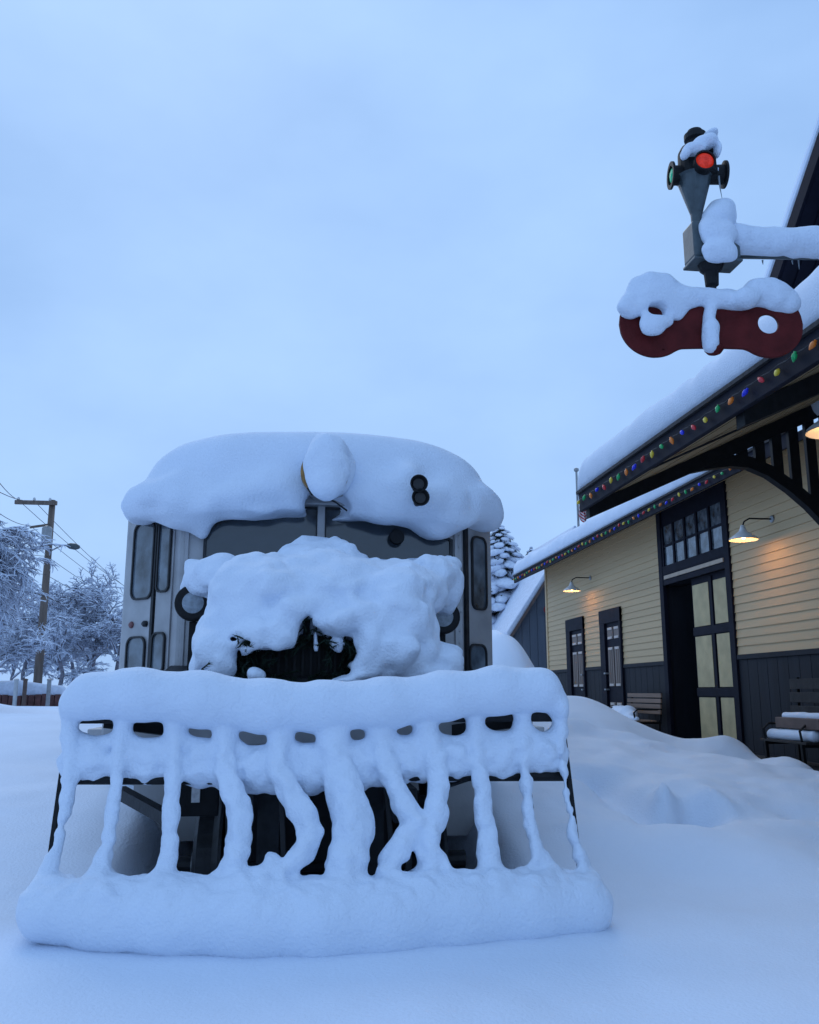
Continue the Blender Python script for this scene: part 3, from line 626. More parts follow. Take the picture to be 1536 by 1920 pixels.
for a, b in ((YN, fdR - .14), (fdL + .02, D2[1]), (D2[0], D1[1]), (D1[0], YF)):
    MB().box(XW - .05, XW, a, b, 1.42, 1.50).build('belt_rail', 'slate', dep, bevel=.006)
    n = max(1, int((b - a) / .30))
    for k in range(n):
        y0 = a + (b - a) * k / n; y1 = a + (b - a) * (k + 1) / n
        MB().box(XW - .022, XW, y0 + .004, y1 - .004, -.05, 1.42).build('wainscot_board', 'slate', dep, bevel=.004)
MB().box(XW - .04, XW, YN, fdR - .15, -.3, -.05).build('foundation', 'slate', dep)
# freight door with transom
yA, yB = fdL, fdR - .14
MB().box(XW - .06, XW + .02, fdL - .18, fdL, -.2, 4.5).build('jamb', 'navy', dep, bevel=.006)
MB().box(XW - .06, XW + .02, fdR - .14, fdR + .04, -.2, 4.5).build('jamb', 'navy', dep, bevel=.006)
MB().box(XW - .055, XW + .02, fdR + .04, fdL - .18, 3.20, 3.36).build('transom_sill', 'navy', dep, bevel=.006)
MB().box(XW - .075, XW - .04, fdR + .06, fdL - .28, 3.09, 3.16).build('head_band', 'band', dep)
MB().box(XW - .052, XW + .02, fdR + .04, fdL - .18, 2.98, 3.20).build('door_head', 'navy', dep, bevel=.005)
tr = MB().box(XW - .02, XW + .02, fdR + .04, fdL - .18, 4.16, 4.5).build('transom_window', 'navy', dep)
nP = 5; wP = (fdL - .22 - fdR - .04) / nP
for k in range(nP + 1):
    y = fdR + .04 + wP * k; MB().box(XW - .045, XW - .0, y - .035, y + .035, 3.36, 4.16).build('muntin', 'navy', tr)
MB().box(XW - .035, XW - .002, fdR + .05, fdL - .19, 3.74, 3.78).build('muntin', 'navy', tr)
for k in range(nP):
    for a, b in ((3.37, 3.74), (3.78, 4.16)):
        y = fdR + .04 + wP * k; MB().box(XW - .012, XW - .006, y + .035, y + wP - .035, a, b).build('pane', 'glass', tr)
# sliding leaf, set back on the far side
leaf_y0, leaf_y1 = fdR + .05, 15.86
XD = XW + .10
fd = MB().box(XD - .018, XD + .0, leaf_y0, leaf_y1, -.2, 2.98).build('freight_door', 'navy', dep)
cols = [(leaf_y0 + .12, leaf_y0 + .72), (leaf_y0 + .92, leaf_y1 - .04)]
for (za, zb) in ((2.08, 2.86), (.98, 1.90), (.02, .80)):
    for (a, b) in cols: MB().box(XD - .030, XD - .019, a, b, za, zb).build('panel', 'cream', fd, bevel=.006)
for zc in (1.99, .89): MB().box(XD - .045, XD - .019, leaf_y0, leaf_y1, zc - .075, zc + .075).build('rail', 'navy', fd, bevel=.005)
for yc in ((cols[0][1] + cols[1][0]) / 2, leaf_y0 + .055, ):
    MB().box(XD - .042, XD - .0195, yc - .055, yc + .055, -.18, 2.95).build('stile', 'navy', fd, bevel=.005)
# two panelled passenger doors
for i, (ya, yb) in enumerate((D1, D2)):
    d = MB().box(XW - .02, XW - .002, yb, ya, -.1, 2.80).build('door', 'navy', dep)
    for a, b in ((ya - .34, ya), (yb, yb + .10)): MB().box(XW - .075, XW - .021, a, b, -.1, 2.80).build('door_casing', 'navy', d, bevel=.006)
    MB().box(XW - .08, XW - .021, yb, ya, 2.48, 2.80).build('door_casing', 'navy', d, bevel=.006)
    y0, y1 = yb + .14, ya - .40; h_ = (y1 - y0) / 2
    for za, zb in ((2.10, 2.38), (1.02, 1.92), (.05, .66)):
        for k in range(2):
            a = y0 + h_ * k + .03; b = y0 + h_ * (k + 1) - .03
            MB().box(XW - .034, XW - .021, a, b, za, zb).build('panel', 'door_brown', d, bevel=.005)
            if zb - za > .5:
                for q in (.33, .66): MB().box(XW - .042, XW - .0345, a + (b - a) * q - .015, a + (b - a) * q + .015, za + .06, zb - .06).build('bead', 'door_brown', d)
            for zc in (za + .035, zb - .035): MB().box(XW - .048, XW - .0345, a + .05, b - .05, zc - .028, zc + .028).build('panel_glint', 'door_glint', d, bevel=.004)  # small pale blocks standing in for light caught by the panel ends
    hy = (ya - .36) if i else (yb + .12)
    for zc in (1.32, .95): MB().box(XW - .12, XW - .022, hy - .05, hy + .05, zc - .02, zc + .02).build('handle' if zc > 1 else 'lock_plate', 'steel', d, bevel=.006)
# ---- far roof
SL = .46
def roof_pt(x0, z0, x): return z0 + SL * (x - x0)
EX, EZ = 6.5, 4.14
rf = MB().hexa([(EX, YN, EZ), (EX, YF + .55, EZ), (EX, YF + .55, EZ + .13), (EX, YN, EZ + .13)],
               [(11.2, YN, roof_pt(EX, EZ, 11.2)), (11.2, YF + .55, roof_pt(EX, EZ, 11.2)), (11.2, YF + .55, roof_pt(EX, EZ, 11.2) + .13), (11.2, YN, roof_pt(EX, EZ, 11.2) + .13)]).build('roof', 'navy', dep)
MB().box(EX - .045, EX - .002, 10.6, YF + .57, EZ - .03, EZ + .17).build('fascia', 'navy', rf, bevel=.006)
MB().hexa([(EX + .01, 10.6, EZ - .012), (EX + .01, YF + .5, EZ - .012), (EX + .01, YF + .5, EZ - .003), (EX + .01, 10.6, EZ - .003)],
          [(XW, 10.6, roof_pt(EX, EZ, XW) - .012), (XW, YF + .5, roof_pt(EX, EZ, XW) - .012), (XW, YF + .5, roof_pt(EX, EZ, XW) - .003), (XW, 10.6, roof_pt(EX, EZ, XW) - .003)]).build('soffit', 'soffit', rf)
MB().box(EX - .075, EX + .02, 10.6, YF + .59, EZ + .171, EZ + .205).build('shingle_edge', 'shingle', rf)
# ---- canopy over the near platform
KX, KZ, KY = 3.43, 3.12, 10.2
KN = .6
XT = 8.6
cz = lambda x: roof_pt(KX, KZ, x)
can = MB().hexa([(KX, KN, KZ), (KX, KY, KZ), (KX, KY, KZ + .10), (KX, KN, KZ + .10)], [(XT, KN, cz(XT)), (XT, KY, cz(XT)), (XT, KY, cz(XT) + .10), (XT, KN, cz(XT) + .10)]).build('canopy_roof', 'navy', dep)
MB().box(KX - .05, KX - .002, KN, KY + .02, KZ - .07, KZ + .15).build('fascia', 'navy', can, bevel=.006)
MB().box(KX - .08, KX + .02, KN, KY + .04, KZ + .151, KZ + .185).build('shingle_edge', 'shingle', can)
x = KX + .01; k = 0
while x < XW - .05:                            # soffit boards run along the eave
    x2 = min(x + .20, XW); d_ = .010 if k % 2 else .014
    MB().hexa([(x + .003, KN, cz(x) - d_), (x + .003, KY - .02, cz(x) - d_), (x + .003, KY - .02, cz(x) - .002), (x + .003, KN, cz(x) - .002)],
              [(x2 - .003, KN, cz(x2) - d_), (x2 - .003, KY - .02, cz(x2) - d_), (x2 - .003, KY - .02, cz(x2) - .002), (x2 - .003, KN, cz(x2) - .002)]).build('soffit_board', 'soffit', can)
    x = x2; k += 1
def bracket(yc, slats):
    br = MB().hexa([(KX + .02, yc - .07, KZ - .17), (KX + .02, yc + .07, KZ - .17), (KX + .02, yc + .07, KZ - .004), (KX + .02, yc - .07, KZ - .004)],
                   [(XW, yc - .07, cz(XW) - .22), (XW, yc + .07, cz(XW) - .22), (XW, yc + .07, cz(XW) - .016), (XW, yc - .07, cz(XW) - .016)])
    b = br.build('bracket', 'black', dep, bevel=.006)
    cxs = [PY(x, y, KY) for x, y in ((1170, 926), (1262, 896), (1320, 884), (1362, 879), (1395, 882), (1430, 897), (1470, 925), (1505, 955), (1536, 988))]
    pts = [(p[0], p[2]) for p in cxs] + [(6.75, 2.62), (6.95, 2.25), (7.1, 1.8), (7.2, 1.3)]
    th = .15; up = []
    for i, (a, c) in enumerate(pts):
        p0 = pts[max(0, i - 1)]; p1 = pts[min(len(pts) - 1, i + 1)]; dx, dz = p1[0] - p0[0], p1[1] - p0[1]; n = math.hypot(dx, dz)
        t = th * min(1, .25 + i * .25); up.append((a - dz / n * t, c + dx / n * t))
    m_ = MB()
    P4 = [[(a, yc - .06, c), (a, yc + .06, c), (e, yc + .06, f), (e, yc - .06, f)] for (a, c), (e, f) in zip(pts, up)]
    for i in range(len(P4) - 1): m_.hexa(P4[i], P4[i + 1])
    m_.build('arch_brace', 'black', b)
    m_ = MB()
    MB().box(7.12, XW - .03, yc - .075, yc + .075, 1.0, cz(7.2) - .1).build('wall_post', 'black', b)
    if slats:
        px = [q[0] for q in up]; pz = [q[1] for q in up]
        x = 5.02
        while x < 7.1:
            zb = float(np.interp(x + .05, px, pz)) - .06; zt = cz(x) - .12
            MB().box(x - .065, x + .065, yc - .03, yc + .03, min(zb, zt - .05), zt).build('slat', 'black', b)
            x += .232
for yc, s_ in ((KY - .08, True), (6.35, False), (2.6, False)): bracket(yc, s_)
MB().hexa([(KX + .05, 8.28, KZ - .03), (KX + .05, 8.34, KZ - .03), (KX + .05, 8.34, KZ - .01), (KX + .05, 8.28, KZ - .01)], [(XW, 8.28, cz(XW) - .045), (XW, 8.34, cz(XW) - .045), (XW, 8.34, cz(XW) - .016), (XW, 8.28, cz(XW) - .016)]).build('batten', 'slate', can)
# ---- steep cross gable above the canopy
gx0 = 6.0; p0 = PX(1440, 575, gx0); p1 = PX(1536, 290, gx0); dy, dz = p1[1] - p0[1], p1[2] - p0[2]
apex = (p0[1] + dy * 2.6, p0[2] + dz * 2.6)
gb = MB().hexa([(gx0, p0[1], p0[2]), (gx0 + 4, p0[1], p0[2]), (gx0 + 4, p0[1] + .14, p0[2] + .14), (gx0, p0[1] + .14, p0[2] + .14)],
               [(gx0, apex[0], apex[1]), (gx0 + 4, apex[0], apex[1]), (gx0 + 4, apex[0], apex[1] + .2), (gx0, apex[0], apex[1] + .2)]).build('gable_roof', 'navy', dep)
sl_ = np.array([0, apex[0] - p0[1], apex[1] - p0[2]]); sl_ /= np.linalg.norm(sl_); nn_ = np.array([0, sl_[2], -sl_[1]])
for k in range(6):
    xk = gx0 + .04 + .2 * k
    a = np.array([xk, p0[1], p0[2]]); b = np.array([xk, apex[0], apex[1]])
    MB().hexa([a, a + (.17, 0, 0), a + (.17, 0, 0) - nn_ * .02, a - nn_ * .02], [b, b + (.17, 0, 0), b + (.17, 0, 0) - nn_ * .02, b - nn_ * .02]).build('soffit_board', 'navy', gb)
MB().slab([(gx0 + 1.3, p0[1] - .1, p0[2] - .5), (gx0 + 1.3, apex[0], apex[1] - .1), (gx0 + 1.3, 2 * apex[0] - p0[1], p0[2] - .5)], (1, 0, 0), .2).build('gable_wall', 'slate', gb)
MB().hexa([(gx0, apex[0], apex[1]), (gx0 + 4, apex[0], apex[1]), (gx0 + 4, apex[0], apex[1] + .2), (gx0, apex[0], apex[1] + .2)],
          [(gx0, 2 * apex[0] - p0[1], p0[2]), (gx0 + 4, 2 * apex[0] - p0[1], p0[2]), (gx0 + 4, 2 * apex[0] - p0[1] - .14, p0[2] + .14), (gx0, 2 * apex[0] - p0[1] - .14, p0[2] + .14)]).build('gable_roof', 'navy', gb)
# ---- snow on the roofs: swept sheets with a rolled eave lip
def roof_snow(name, label, x0, z0, x1, y0, y1, th, seed, ny=220, nx=46):
    rows = []; ys = np.linspace(y0, y1, ny)
    for i, y in enumerate(ys):
        e = min(1, math.sqrt(max(0.0, 1 - max(0, 1 - (y - y0) / .3, 1 - (y1 - y) / .3) ** 2)) + .02)
        t = th * e * (1 + .16 * float(vnoise(np.array(y * 1.0), np.array(seed * 3.1), seed, .9)) + .07 * float(vnoise(np.array(y * 1.0), np.array(7.7), seed + 1, .22))); row = []
        jag = .018 * float(vnoise(np.array(y * 1.), np.array(2.2), seed + 2, .09))
        for j in range(nx):
            if j < 14:
                a = -.9 + (math.pi / 2 + .9) * j / 13; px = x0 + t * .36 - t * .42 * math.cos(a); pz = z0 + t * .45 + t * .55 * math.sin(a) + (jag if j < 4 else 0) + SL * t * .3 * (j / 13)
                if j == 0: px = x0 + .06; pz = z0 - .002
            else:
                s_ = ((j - 13) / (nx - 14)) ** 1.5; px = x0 + t * .36 + (x1 - x0 - t * .36) * s_; pz = z0 + t + SL * (px - x0 - .06 * t) + .03 * float(vnoise(np.array(px * 1.), np.array(y * 1.), seed + 3, .8)) * min(1, s_ * 8)
            row.append((px, y, pz))
        rows.append(row)
    m_ = MB().grid(rows)
    o = m_.build(name, 'snow', None, smooth=True); return tag(o, label, 'snow', kind='stuff')
roof_snow('roof_snow', 'long smooth snow blanket on the far depot roof', EX - .05, EZ + .207, 11.1, 9.5, YF + .58, .36, 3)
roof_snow('roof_snow', 'thick snow blanket on the near canopy roof behind the signal', KX - .06, KZ + .187, XT - .05, KN, KY + .03, .34, 7)
m_ = MB(); a = np.array([gx0 - .03, p0[1] + .14, p0[2] + .17]); b = np.array([gx0 - .03, apex[0], apex[1] + .22])
m_.hexa([a, a + (4, 0, 0), a + (4, .12, .14), a + (.05, .12, .14)], [b, b + (4, 0, 0), b + (4, 0, .25), b + (.05, 0, .25)])
tag(m_.build('gable_snow', 'snow', None, smooth=False, bevel=.06), 'thin snow edge along the steep dark gable', 'snow', kind='stuff')

# ------------------------------------------------------------------ coloured light strings
cols_ = [('yellow', (.9, .75, .08)), ('green', (.02, .55, .18)), ('orange', (1, .30, .05)), ('blue', (.02, .04, .85)), ('red', (.75, .04, .06))]
for n_c, c_ in cols_: M['bulb_' + n_c] = mat('bulb_' + n_c, tuple(v * .55 for v in c_), .25, .1, 20, emit=c_, es=.05 if n_c not in ('blue',) else .12)
def string(label, xx, zz, y0, y1, sp, r):
    t = thing('light_string', (xx, (y0 + y1) / 2, zz), label, 'string lights', 'coloured light strings on the eaves')
    ys = np.arange(y0, y1, -sp); P_ = []; rg = random.Random(int(y0 * 10)); meshes = {}
    for k, y in enumerate(ys):
        P_ += [(xx, y, zz + .035), (xx - .005, y - sp / 2, zz + .022)]
        cn = cols_[k % 5][0]; zo = rg.uniform(-.02, .02)
        if cn not in meshes:
            meshes[cn] = MB().lathe((0, 0, .03), (0, 0, -1), [(0, r * .5), (.014, r * .5), (.016, r * .8), (.035, r), (.055, r * .75), (.075, r * .2)], 8).mesh('bulb', 'bulb_' + cn, smooth=True)
        o = bpy.data.objects.new('bulb', meshes[cn]); C.objects.link(o); o.parent = t; o.location = (-.01, y - (y0 + y1) / 2, zo); o.rotation_euler = (rg.uniform(-.9, .9), rg.uniform(-.2, .7), 0)
    MB().tube(P_, .005, 5).build('cable', 'wire', t)
string('coloured bulbs strung along the near canopy fascia', KX - .075, KZ + .03, KY - .06, 3.2, .2275, .021)
string('coloured bulbs strung along the far depot eave', EX - .07, EZ + .06, YF + .45, 11.2, .262, .024)

# ------------------------------------------------------------------ wall lamps
M['bulb_warm'] = mat('warm_bulb', (1, .8, .5), .3, .02, 5, emit=(1, .62, .25), es=22)
M['shade_in'] = mat('lit_shade_inside', (.8, .72, .58), .4, .03, 5)
def lamp(label, c, wall, energy, r=.22, arm=True):
    c = np.array(c, float)
    t = thing('wall_lamp' if arm else 'canopy_lamp', c, label, 'lamp', 'enamel shade lamps of the depot')
    prof = [(0, .03), (.05, .045), (.09, .06), (.15, r * .62), (.20, r * .93), (.225, r), (.232, r * .99), (.21, r * .88), (.16, r * .58), (.10, .05), (.06, .03)]
    MB().lathe(c + (0, 0, .16), (0, 0, -1), prof[:6], 26).build('shade', 'enamel', t, smooth=True)
    me_ = MB(); me_.lathe(c + (0, 0, .155), (0, 0, -1), [(.228, r * .985), (.205, r * .9), (.15, r * .57), (.10, .055)], 26); me_.f = me_.f[:-2]
    me_.build('shade_lining', 'shade_in', t, smooth=True)
    bpy.data.objects
    MB().lathe(c + (0, 0, .04), (0, 0, -1), [(0, .018), (.02, .03), (.05, .038), (.08, .03), (.10, .005)], 14).build('bulb', 'bulb_warm', t, smooth=True)
    if arm:
        MB().tube([c + (0, 0, .15), c + (.03, 0, .22), c + (.12, 0, .27), (wall, c[1], c[2] + .27)], .013, 8).build('arm', 'black', t)
        MB().lathe((wall, c[1], c[2] + .27), (-1, 0, 0), [(0, .06), (.02, .055), (.03, .03)], 16).build('wall_rose', 'steel', t)
    else:
        MB().tube([c + (0, 0, .15), (c[0], c[1], cz(c[0]) - .01)], .014, 8).build('stem', 'black', t)
    ld = bpy.data.lights.new('lamp_light', 'POINT'); ld.energy = energy; ld.color = (1, .52, .18); ld.shadow_soft_size = .035
    lo = bpy.data.objects.new('lamp_light', ld); C.objects.link(lo); lo.parent = t; lo.location = (0, 0, -.075)
# open the outer shade: it must let light out, so drop its end cap
_lathe = MB.lathe
c1 = PX(1394, 1004, XW - .52); c2 = PX(1072, 1103, XW - .52); c3 = PY(1566, 792, 6.1)
lamp('glowing enamel lamp on bracket beside the tall freight door', c1, XW - .02, 5.5)
lamp('glowing enamel lamp on bracket above the two panelled doors', c2, XW - .02, 5.5)
lamp('enamel lamp hanging under the near canopy at the picture edge', c3, 0, .8, arm=False)
for o in [o for o in bpy.data.objects if o.name.startswith('shade') and not o.name.startswith('shade_lining')]:
    bm = bmesh.new(); bm.from_mesh(o.data); bm.faces.ensure_lookup_table()
    big = sorted([f for f in bm.faces if len(f.verts) > 6], key=lambda f: f.calc_area())[-1:]
    bmesh.ops.delete(bm, geom=big, context='FACES'); bm.to_mesh(o.data); bm.free()

# ------------------------------------------------------------------ platform
pf = thing('platform', (6.4, 17, -.3), 'dark plank platform along the foot of the depot wall', 'platform')
for k in range(9):
    xa_ = 5.55 + .19 * k; MB().box(xa_, xa_ + .182, 9.6, 26.0, -.12, -.075 + .006 * (k % 2)).build('plank', 'plank', pf)
# ------------------------------------------------------------------ benches
def bench(label, xb, y0, y1, zs, zt, slat_mat, nback):
    t = thing('bench', (xb, (y0 + y1) / 2, zs - .45), label, 'bench', 'platform benches')
    for k in range(4): MB().box(xb - .48 + .105 * k, xb - .395 + .105 * k, y0, y1, zs - .03, zs).build('seat_slat', slat_mat, t, bevel=.004)
    h = (zt - zs - .10) / nback
    for k in range(nback):
        z_ = zs + .10 + h * k; dx = .04 * k / nback
        MB().box(xb + dx, xb + .03 + dx, y0, y1, z_ + h * .12, z_ + h * .88).build('back_slat', slat_mat, t, bevel=.004)
    for y in (y0 + .12, y1 - .12):
        e = MB(); e.bar((xb - .44, y, zs - .46), (xb - .46, y, zs - .03), .04, .05, (0, 1, 0)); e.bar((xb + .02, y, zs - .46), (xb + .02, y, zs), .04, .05, (0, 1, 0))
        e.bar((xb + .045, y, zs - .02), (xb + .085, y, zt), .04, .05, (0, 1, 0)); e.bar((xb - .48, y, zs - .05), (xb + .06, y, zs - .05), .04, .04)
        e.tube([(xb - .46, y, zs), (xb - .48, y, zs + .14), (xb - .40, y, zs + .21), (xb - .2, y, zs + .20), (xb + .03, y, zs + .2)], .018, 6)
        e.build('end_frame', 'black', t)
    return t
pb = PX(1236, 1297, 6.95); pa = PX(1174, 1300, 6.95)
bench('wooden slatted bench with black iron ends between the doors and freight door', 6.95, pb[1], pa[1], .36, .88, 'wood', 4)
S = Snow((6.2, pb[1] - .1, .22), (7.0, pa[1] + .1, .75), .02)
S.chain([(6.62, pb[1] + .55, .42), (6.66, (pb[1] + pa[1]) / 2, .46), (6.70, pa[1] - .05, .46)], [.09, .15, .16], .1); S.chain([(6.52, pb[1] + .1, .38), (6.55, pa[1], .40)], [.05, .10], .1)
S.noise(.12, .03, 41).build('bench_snow', 'snow heaped on the seat of the slatted bench')
by0, by1 = 11.2, 13.0
bench('dark high-backed bench with snowy seat at the picture edge', 6.95, 10.9, PX(1472, 1300, 6.9)[1], .26, 1.10, 'plank', 4)
S = Snow((6.3, 10.7, .15), (7.0, 13.2, .75), .02)
ye = PX(1472, 1300, 6.9)[1]
S.chain([(6.60, 10.9, .335), (6.60, ye - .12, .325)], [.075, .07], .05); S.chain([(6.72, 10.9, .335), (6.72, ye - .12, .325)], [.07, .065], .05)
S.noise(.15, .02, 42).build('bench_snow', 'smooth snow strip on the high-backed bench at the picture edge')
o = MB().box(6.55, 6.80, 10.7, 11.75, .42, .56).build('crate', 'shed_trim', None, bevel=.01); tag(o, 'small brown wooden crate on the snowy bench at the picture edge', 'crate')
S = Snow((6.4, 10.6, .52), (6.95, 11.95, .75), .02); S.chain([(6.67, 10.8, .58), (6.67, 11.68, .575)], [.06, .05], .04); S.noise(.1, .015, 43).build('crate_snow', 'thin snow layer on the crate by the picture edge')

# ================================================================== train order signal
SY = 4.2
mast = (3.27, 4.14)
sg = thing('train_order_signal', (mast[0], mast[1], 0), 'railway signal with red and green lamp above a red two-lobed board', 'signal')
us = mpp(SY, 1320)
MB().tube([(mast[0], mast[1], -.3), (mast[0], mast[1], 4.6)], .07, 14).build('mast', 'signal_grey', sg)
armA = PY(1375, 466, SY + .03); armB = np.array([mast[0], mast[1], armA[2] + .0])
MB().tube([armA, armB], .055, 12).build('arm', 'signal_grey', sg, smooth=True)
# box
bx = PY(1338, 458, SY)
MB().box(bx[0] - .135, bx[0] + .13, SY - .05, SY + .09, bx[2] - .10, bx[2] + .11).build('gear_box', 'signal_grey', sg, bevel=.012)
MB().box(bx[0] - .14, bx[0] + .135, SY - .056, SY + .096, bx[2] - .118, bx[2] - .102).build('gear_box_base', 'signal_grey', sg, bevel=.005)
MB().lathe((bx[0] - .02, SY + .01, bx[2] - .118), (0, 0, -1), [(0, .07), (.03, .06), (.05, .04), (.12, .036), (.13, .022), (.30, .022)], 14).build('bearing', 'black', sg)
cb = PY(1306, 402, SY); ct = PY(1309, 335, SY)
MB().lathe(cb, (0, 0, 1), [(-.10, .03), (0, .032), (ct[2] - cb[2] - .01, .092), (ct[2] - cb[2], .105)], 20).build('lamp_cone', 'signal_grey', sg, smooth=False)
hc = PY(1309, 305, SY)
hd = MB().lathe((ct[0], ct[1], ct[2] - .005), (0, 0, 1), [(0, .098), (.012, .105), (.16, .10), (.19, .085), (.215, .05), (.235, .045), (.245, .06), (.275, .06), (.285, .045), (.30, .04), (.305, .01)], 22).build('lamp_head', 'black', sg)
M['lens_red'] = mat('red_lens', (.20, .008, .006), .3, .6, 40, .9, 55, spec=.3, emit=(1, .05, .015), es=.28, col2=(.75, .05, .03))
M['lens_green'] = mat('green_lens', (.0, .16, .11), .35, .5, 40, .9, 55, spec=.2, emit=(0, .62, .36), es=.26)
zl = PY(1322, 300, SY - .14)[2]
vd = CAM - np.array([ct[0], ct[1], CAM[2]]); base_a = math.atan2(vd[1], vd[0]) + math.radians(18)
for k, m_ in ((0, 'lens_red'), (1, 'lens_green'), (2, 'lens_red'), (3, 'lens_green')):
    sgn = -1
    a = base_a + sgn * k * math.pi / 2; d = np.array([math.cos(a), math.sin(a), 0]); c = np.array([ct[0], ct[1], zl])
    tube = MB().lathe(c + d * .06, d, [(0, .052), (.075, .054), (.08, .075), (.092, .075), (.092, .052), (.072, .05)] if k in (1, 3) else [(0, .052), (.075, .056), (.085, .058), (.085, .050), (.07, .05)], 26).build('lens_tube', 'black', hd)
    MB().lathe(c + d * .125, d, [(0, .050), (.008, .048), (.020, .036), (.027, .015)], 24).build('lens', m_, tube, smooth=True)
# board with two lobes and two holes
bl = PY(1226, 607, SY + .035); brr = PY(1440, 611, SY - .035); ax_ = brr - bl; half = np.linalg.norm(ax_) / 2; mid_ = (bl + brr) / 2; ux = ax_ / (2 * half)
Rl = 70 * us; Rw = 50 * us
cu = bpy.data.curves.new('signal_board', 'CURVE'); cu.dimensions = '2D'; cu.fill_mode = 'BOTH'; cu.extrude = .009; cu.bevel_depth = .003
def spl(pts):
    s_ = cu.splines.new('POLY'); s_.points.add(len(pts) - 1); s_.use_cyclic_u = True
    for q, (a, b) in zip(s_.points, pts): q.co = (a, b, 0, 1)
uo = np.linspace(-half - Rl, half + Rl, 161); hgt = []
for u in uo:
    c = half if u > 0 else -half; circ = math.sqrt(max(0, Rl ** 2 - (u - c) ** 2))
    wst = (Rw + .012 * (u / half) ** 2) if abs(u) < half else 0
    hgt.append(max(circ, wst))
hgt = np.array(hgt); hs = np.convolve(np.pad(hgt, 4, mode='edge'), np.ones(9) / 9, 'valid'); mskk = np.abs(uo) < half; hgt[mskk] = hs[mskk]
spl([(u, h) for u, h in zip(uo, hgt)] + [(u, -h) for u, h in list(zip(uo, hgt))[-2:0:-1]])
for c in (-half + .003, half): spl([(c + 22.5 * us * math.cos(a), .004 + 22.5 * us * math.sin(a)) for a in np.linspace(0, 2 * math.pi, 41)[:-1]])
spl([(-half + .04 + .008 * math.cos(a), -Rl * .80 + .006 * math.sin(a)) for a in np.linspace(0, 2 * math.pi, 13)[:-1]])
co_ = bpy.data.objects.new('tmp', cu); C.objects.link(co_); dg = bpy.context.evaluated_depsgraph_get(); me = bpy.data.meshes.new_from_object(co_.evaluated_get(dg)); bpy.data.objects.remove(co_)
me.materials.clear(); me.materials.append(M['signal_red']); bo = bpy.data.objects.new('signal_board', me); C.objects.link(bo); bo.parent = sg
bo.location = mid_ - np.array(ROOT[sg.name]); ang = math.atan2(ux[1], ux[0]); bo.rotation_euler = (math.pi / 2, -math.asin(ux[2]) * 0, ang)
ROOT[bo.name] = ROOT[sg.name]
nb = np.array([math.sin(ang), -math.cos(ang), 0])
MB().bar(mid_ + nb * .02 + (0, 0, .14), mid_ + nb * .02 + (0, 0, -.13), .05, .03, (0, 1, 0)).build('spindle', 'signal_red', sg, bevel=.005)
MB().lathe(mid_ + nb * .02 + (0, 0, -.13), (0, 0, -1), [(0, .04), (.02, .05), (.04, .035), (.05, .01)], 14).build('spindle_knob', 'signal_red', sg, smooth=True)
# ---- snow on the signal
S = Snow((1.5, 3.85, 2.5), (3.0, 4.75, 4.1), .0085)
b_ = lambda *a, k=.03: S.blob(*a, k=k)
Yl, Yr = SY + .015, SY - .05
for a in [(1228, 548, Yl, 62, 42, .07), (1205, 566, Yl, 46, 30, .06), (1245, 570, Yl - .01, 58, 24, .06), (1180, 575, Yl, 22, 22, .05), (1222, 608, Yl - .035, 24, 22, .03), (1236, 600, Yl - .035, 30, 16, .03), (1285, 560, SY - .01, 36, 26, .05), (1268, 582, SY - .0, 26, 18, .035),
          (1330, 562, SY, 46, 22, .06), (1375, 562, SY - .02, 46, 24, .06), (1432, 548, Yr, 52, 34, .07), (1462, 562, Yr, 36, 30, .06), (1480, 572, Yr, 18, 22, .05), (1400, 560, Yr - .03, 30, 22, .06)]: S.blob(*a, k=.03)
S.blob(1226, 586, Yl, 20, 14, .2, .008, neg=True); S.blob(1441, 612, Yr, 24, 24, .2, .01, neg=True)
S.chain([PY(1331, 575, SY - .02), PY(1331, 610, SY - .035), PY(1331, 652, SY - .035)], [.03, .034, .034], .02)
for a in [(1345, 410, SY - .02, 36, 32, .10), (1350, 392, SY, 28, 18, .09), (1349, 440, SY - .07, 38, 26, .06), (1350, 470, SY - .085, 37, 22, .045), (1330, 430, SY - .05, 20, 26, .06), (1352, 482, SY - .08, 36, 12, .04)]: S.blob(*a, k=.03)
S.chain([PY(1386, 450, SY), (3.12, 4.15, armA[2] + .03)], [33 * us, 31 * us], .02)
for a in [(1322, 270, SY - .09, 26, 18, .10), (1330, 256, SY - .05, 18, 14, .09), (1302, 280, SY - .10, 22, 12, .06), (1345, 282, SY - .12, 8, 20, .05), (1285, 290, SY - .10, 9, 10, .04), (1346, 318, SY - .06, 5, 10, .02)]: S.blob(*a, k=.02)
S.noise(.09, .026, 51); S.noise(.04, .014, 52); S.noise(.024, .007, 53)
S.build('signal_snow', 'snow capping the signal lamp, gear box, arm and red board')
tt = thing('icicle', PY(1350, 345, SY - .06), 'thin icicles hanging from the signal lamp and arm', 'icicle')
MB().tube([PY(1348, 330, SY - .06), PY(1350, 350, SY - .06), PY(1355, 376, SY - .06)], [.006, .004, .001], 6).build('shard', 'lens', tt)
for x in (1498, 1486, 1430, 1384): MB().tube([PY(x, 488, SY + .06), PY(x + 1, 505 if x == 1498 else 496, SY + .06)], [.006, .0015], 6).build('shard', 'lens', tt)

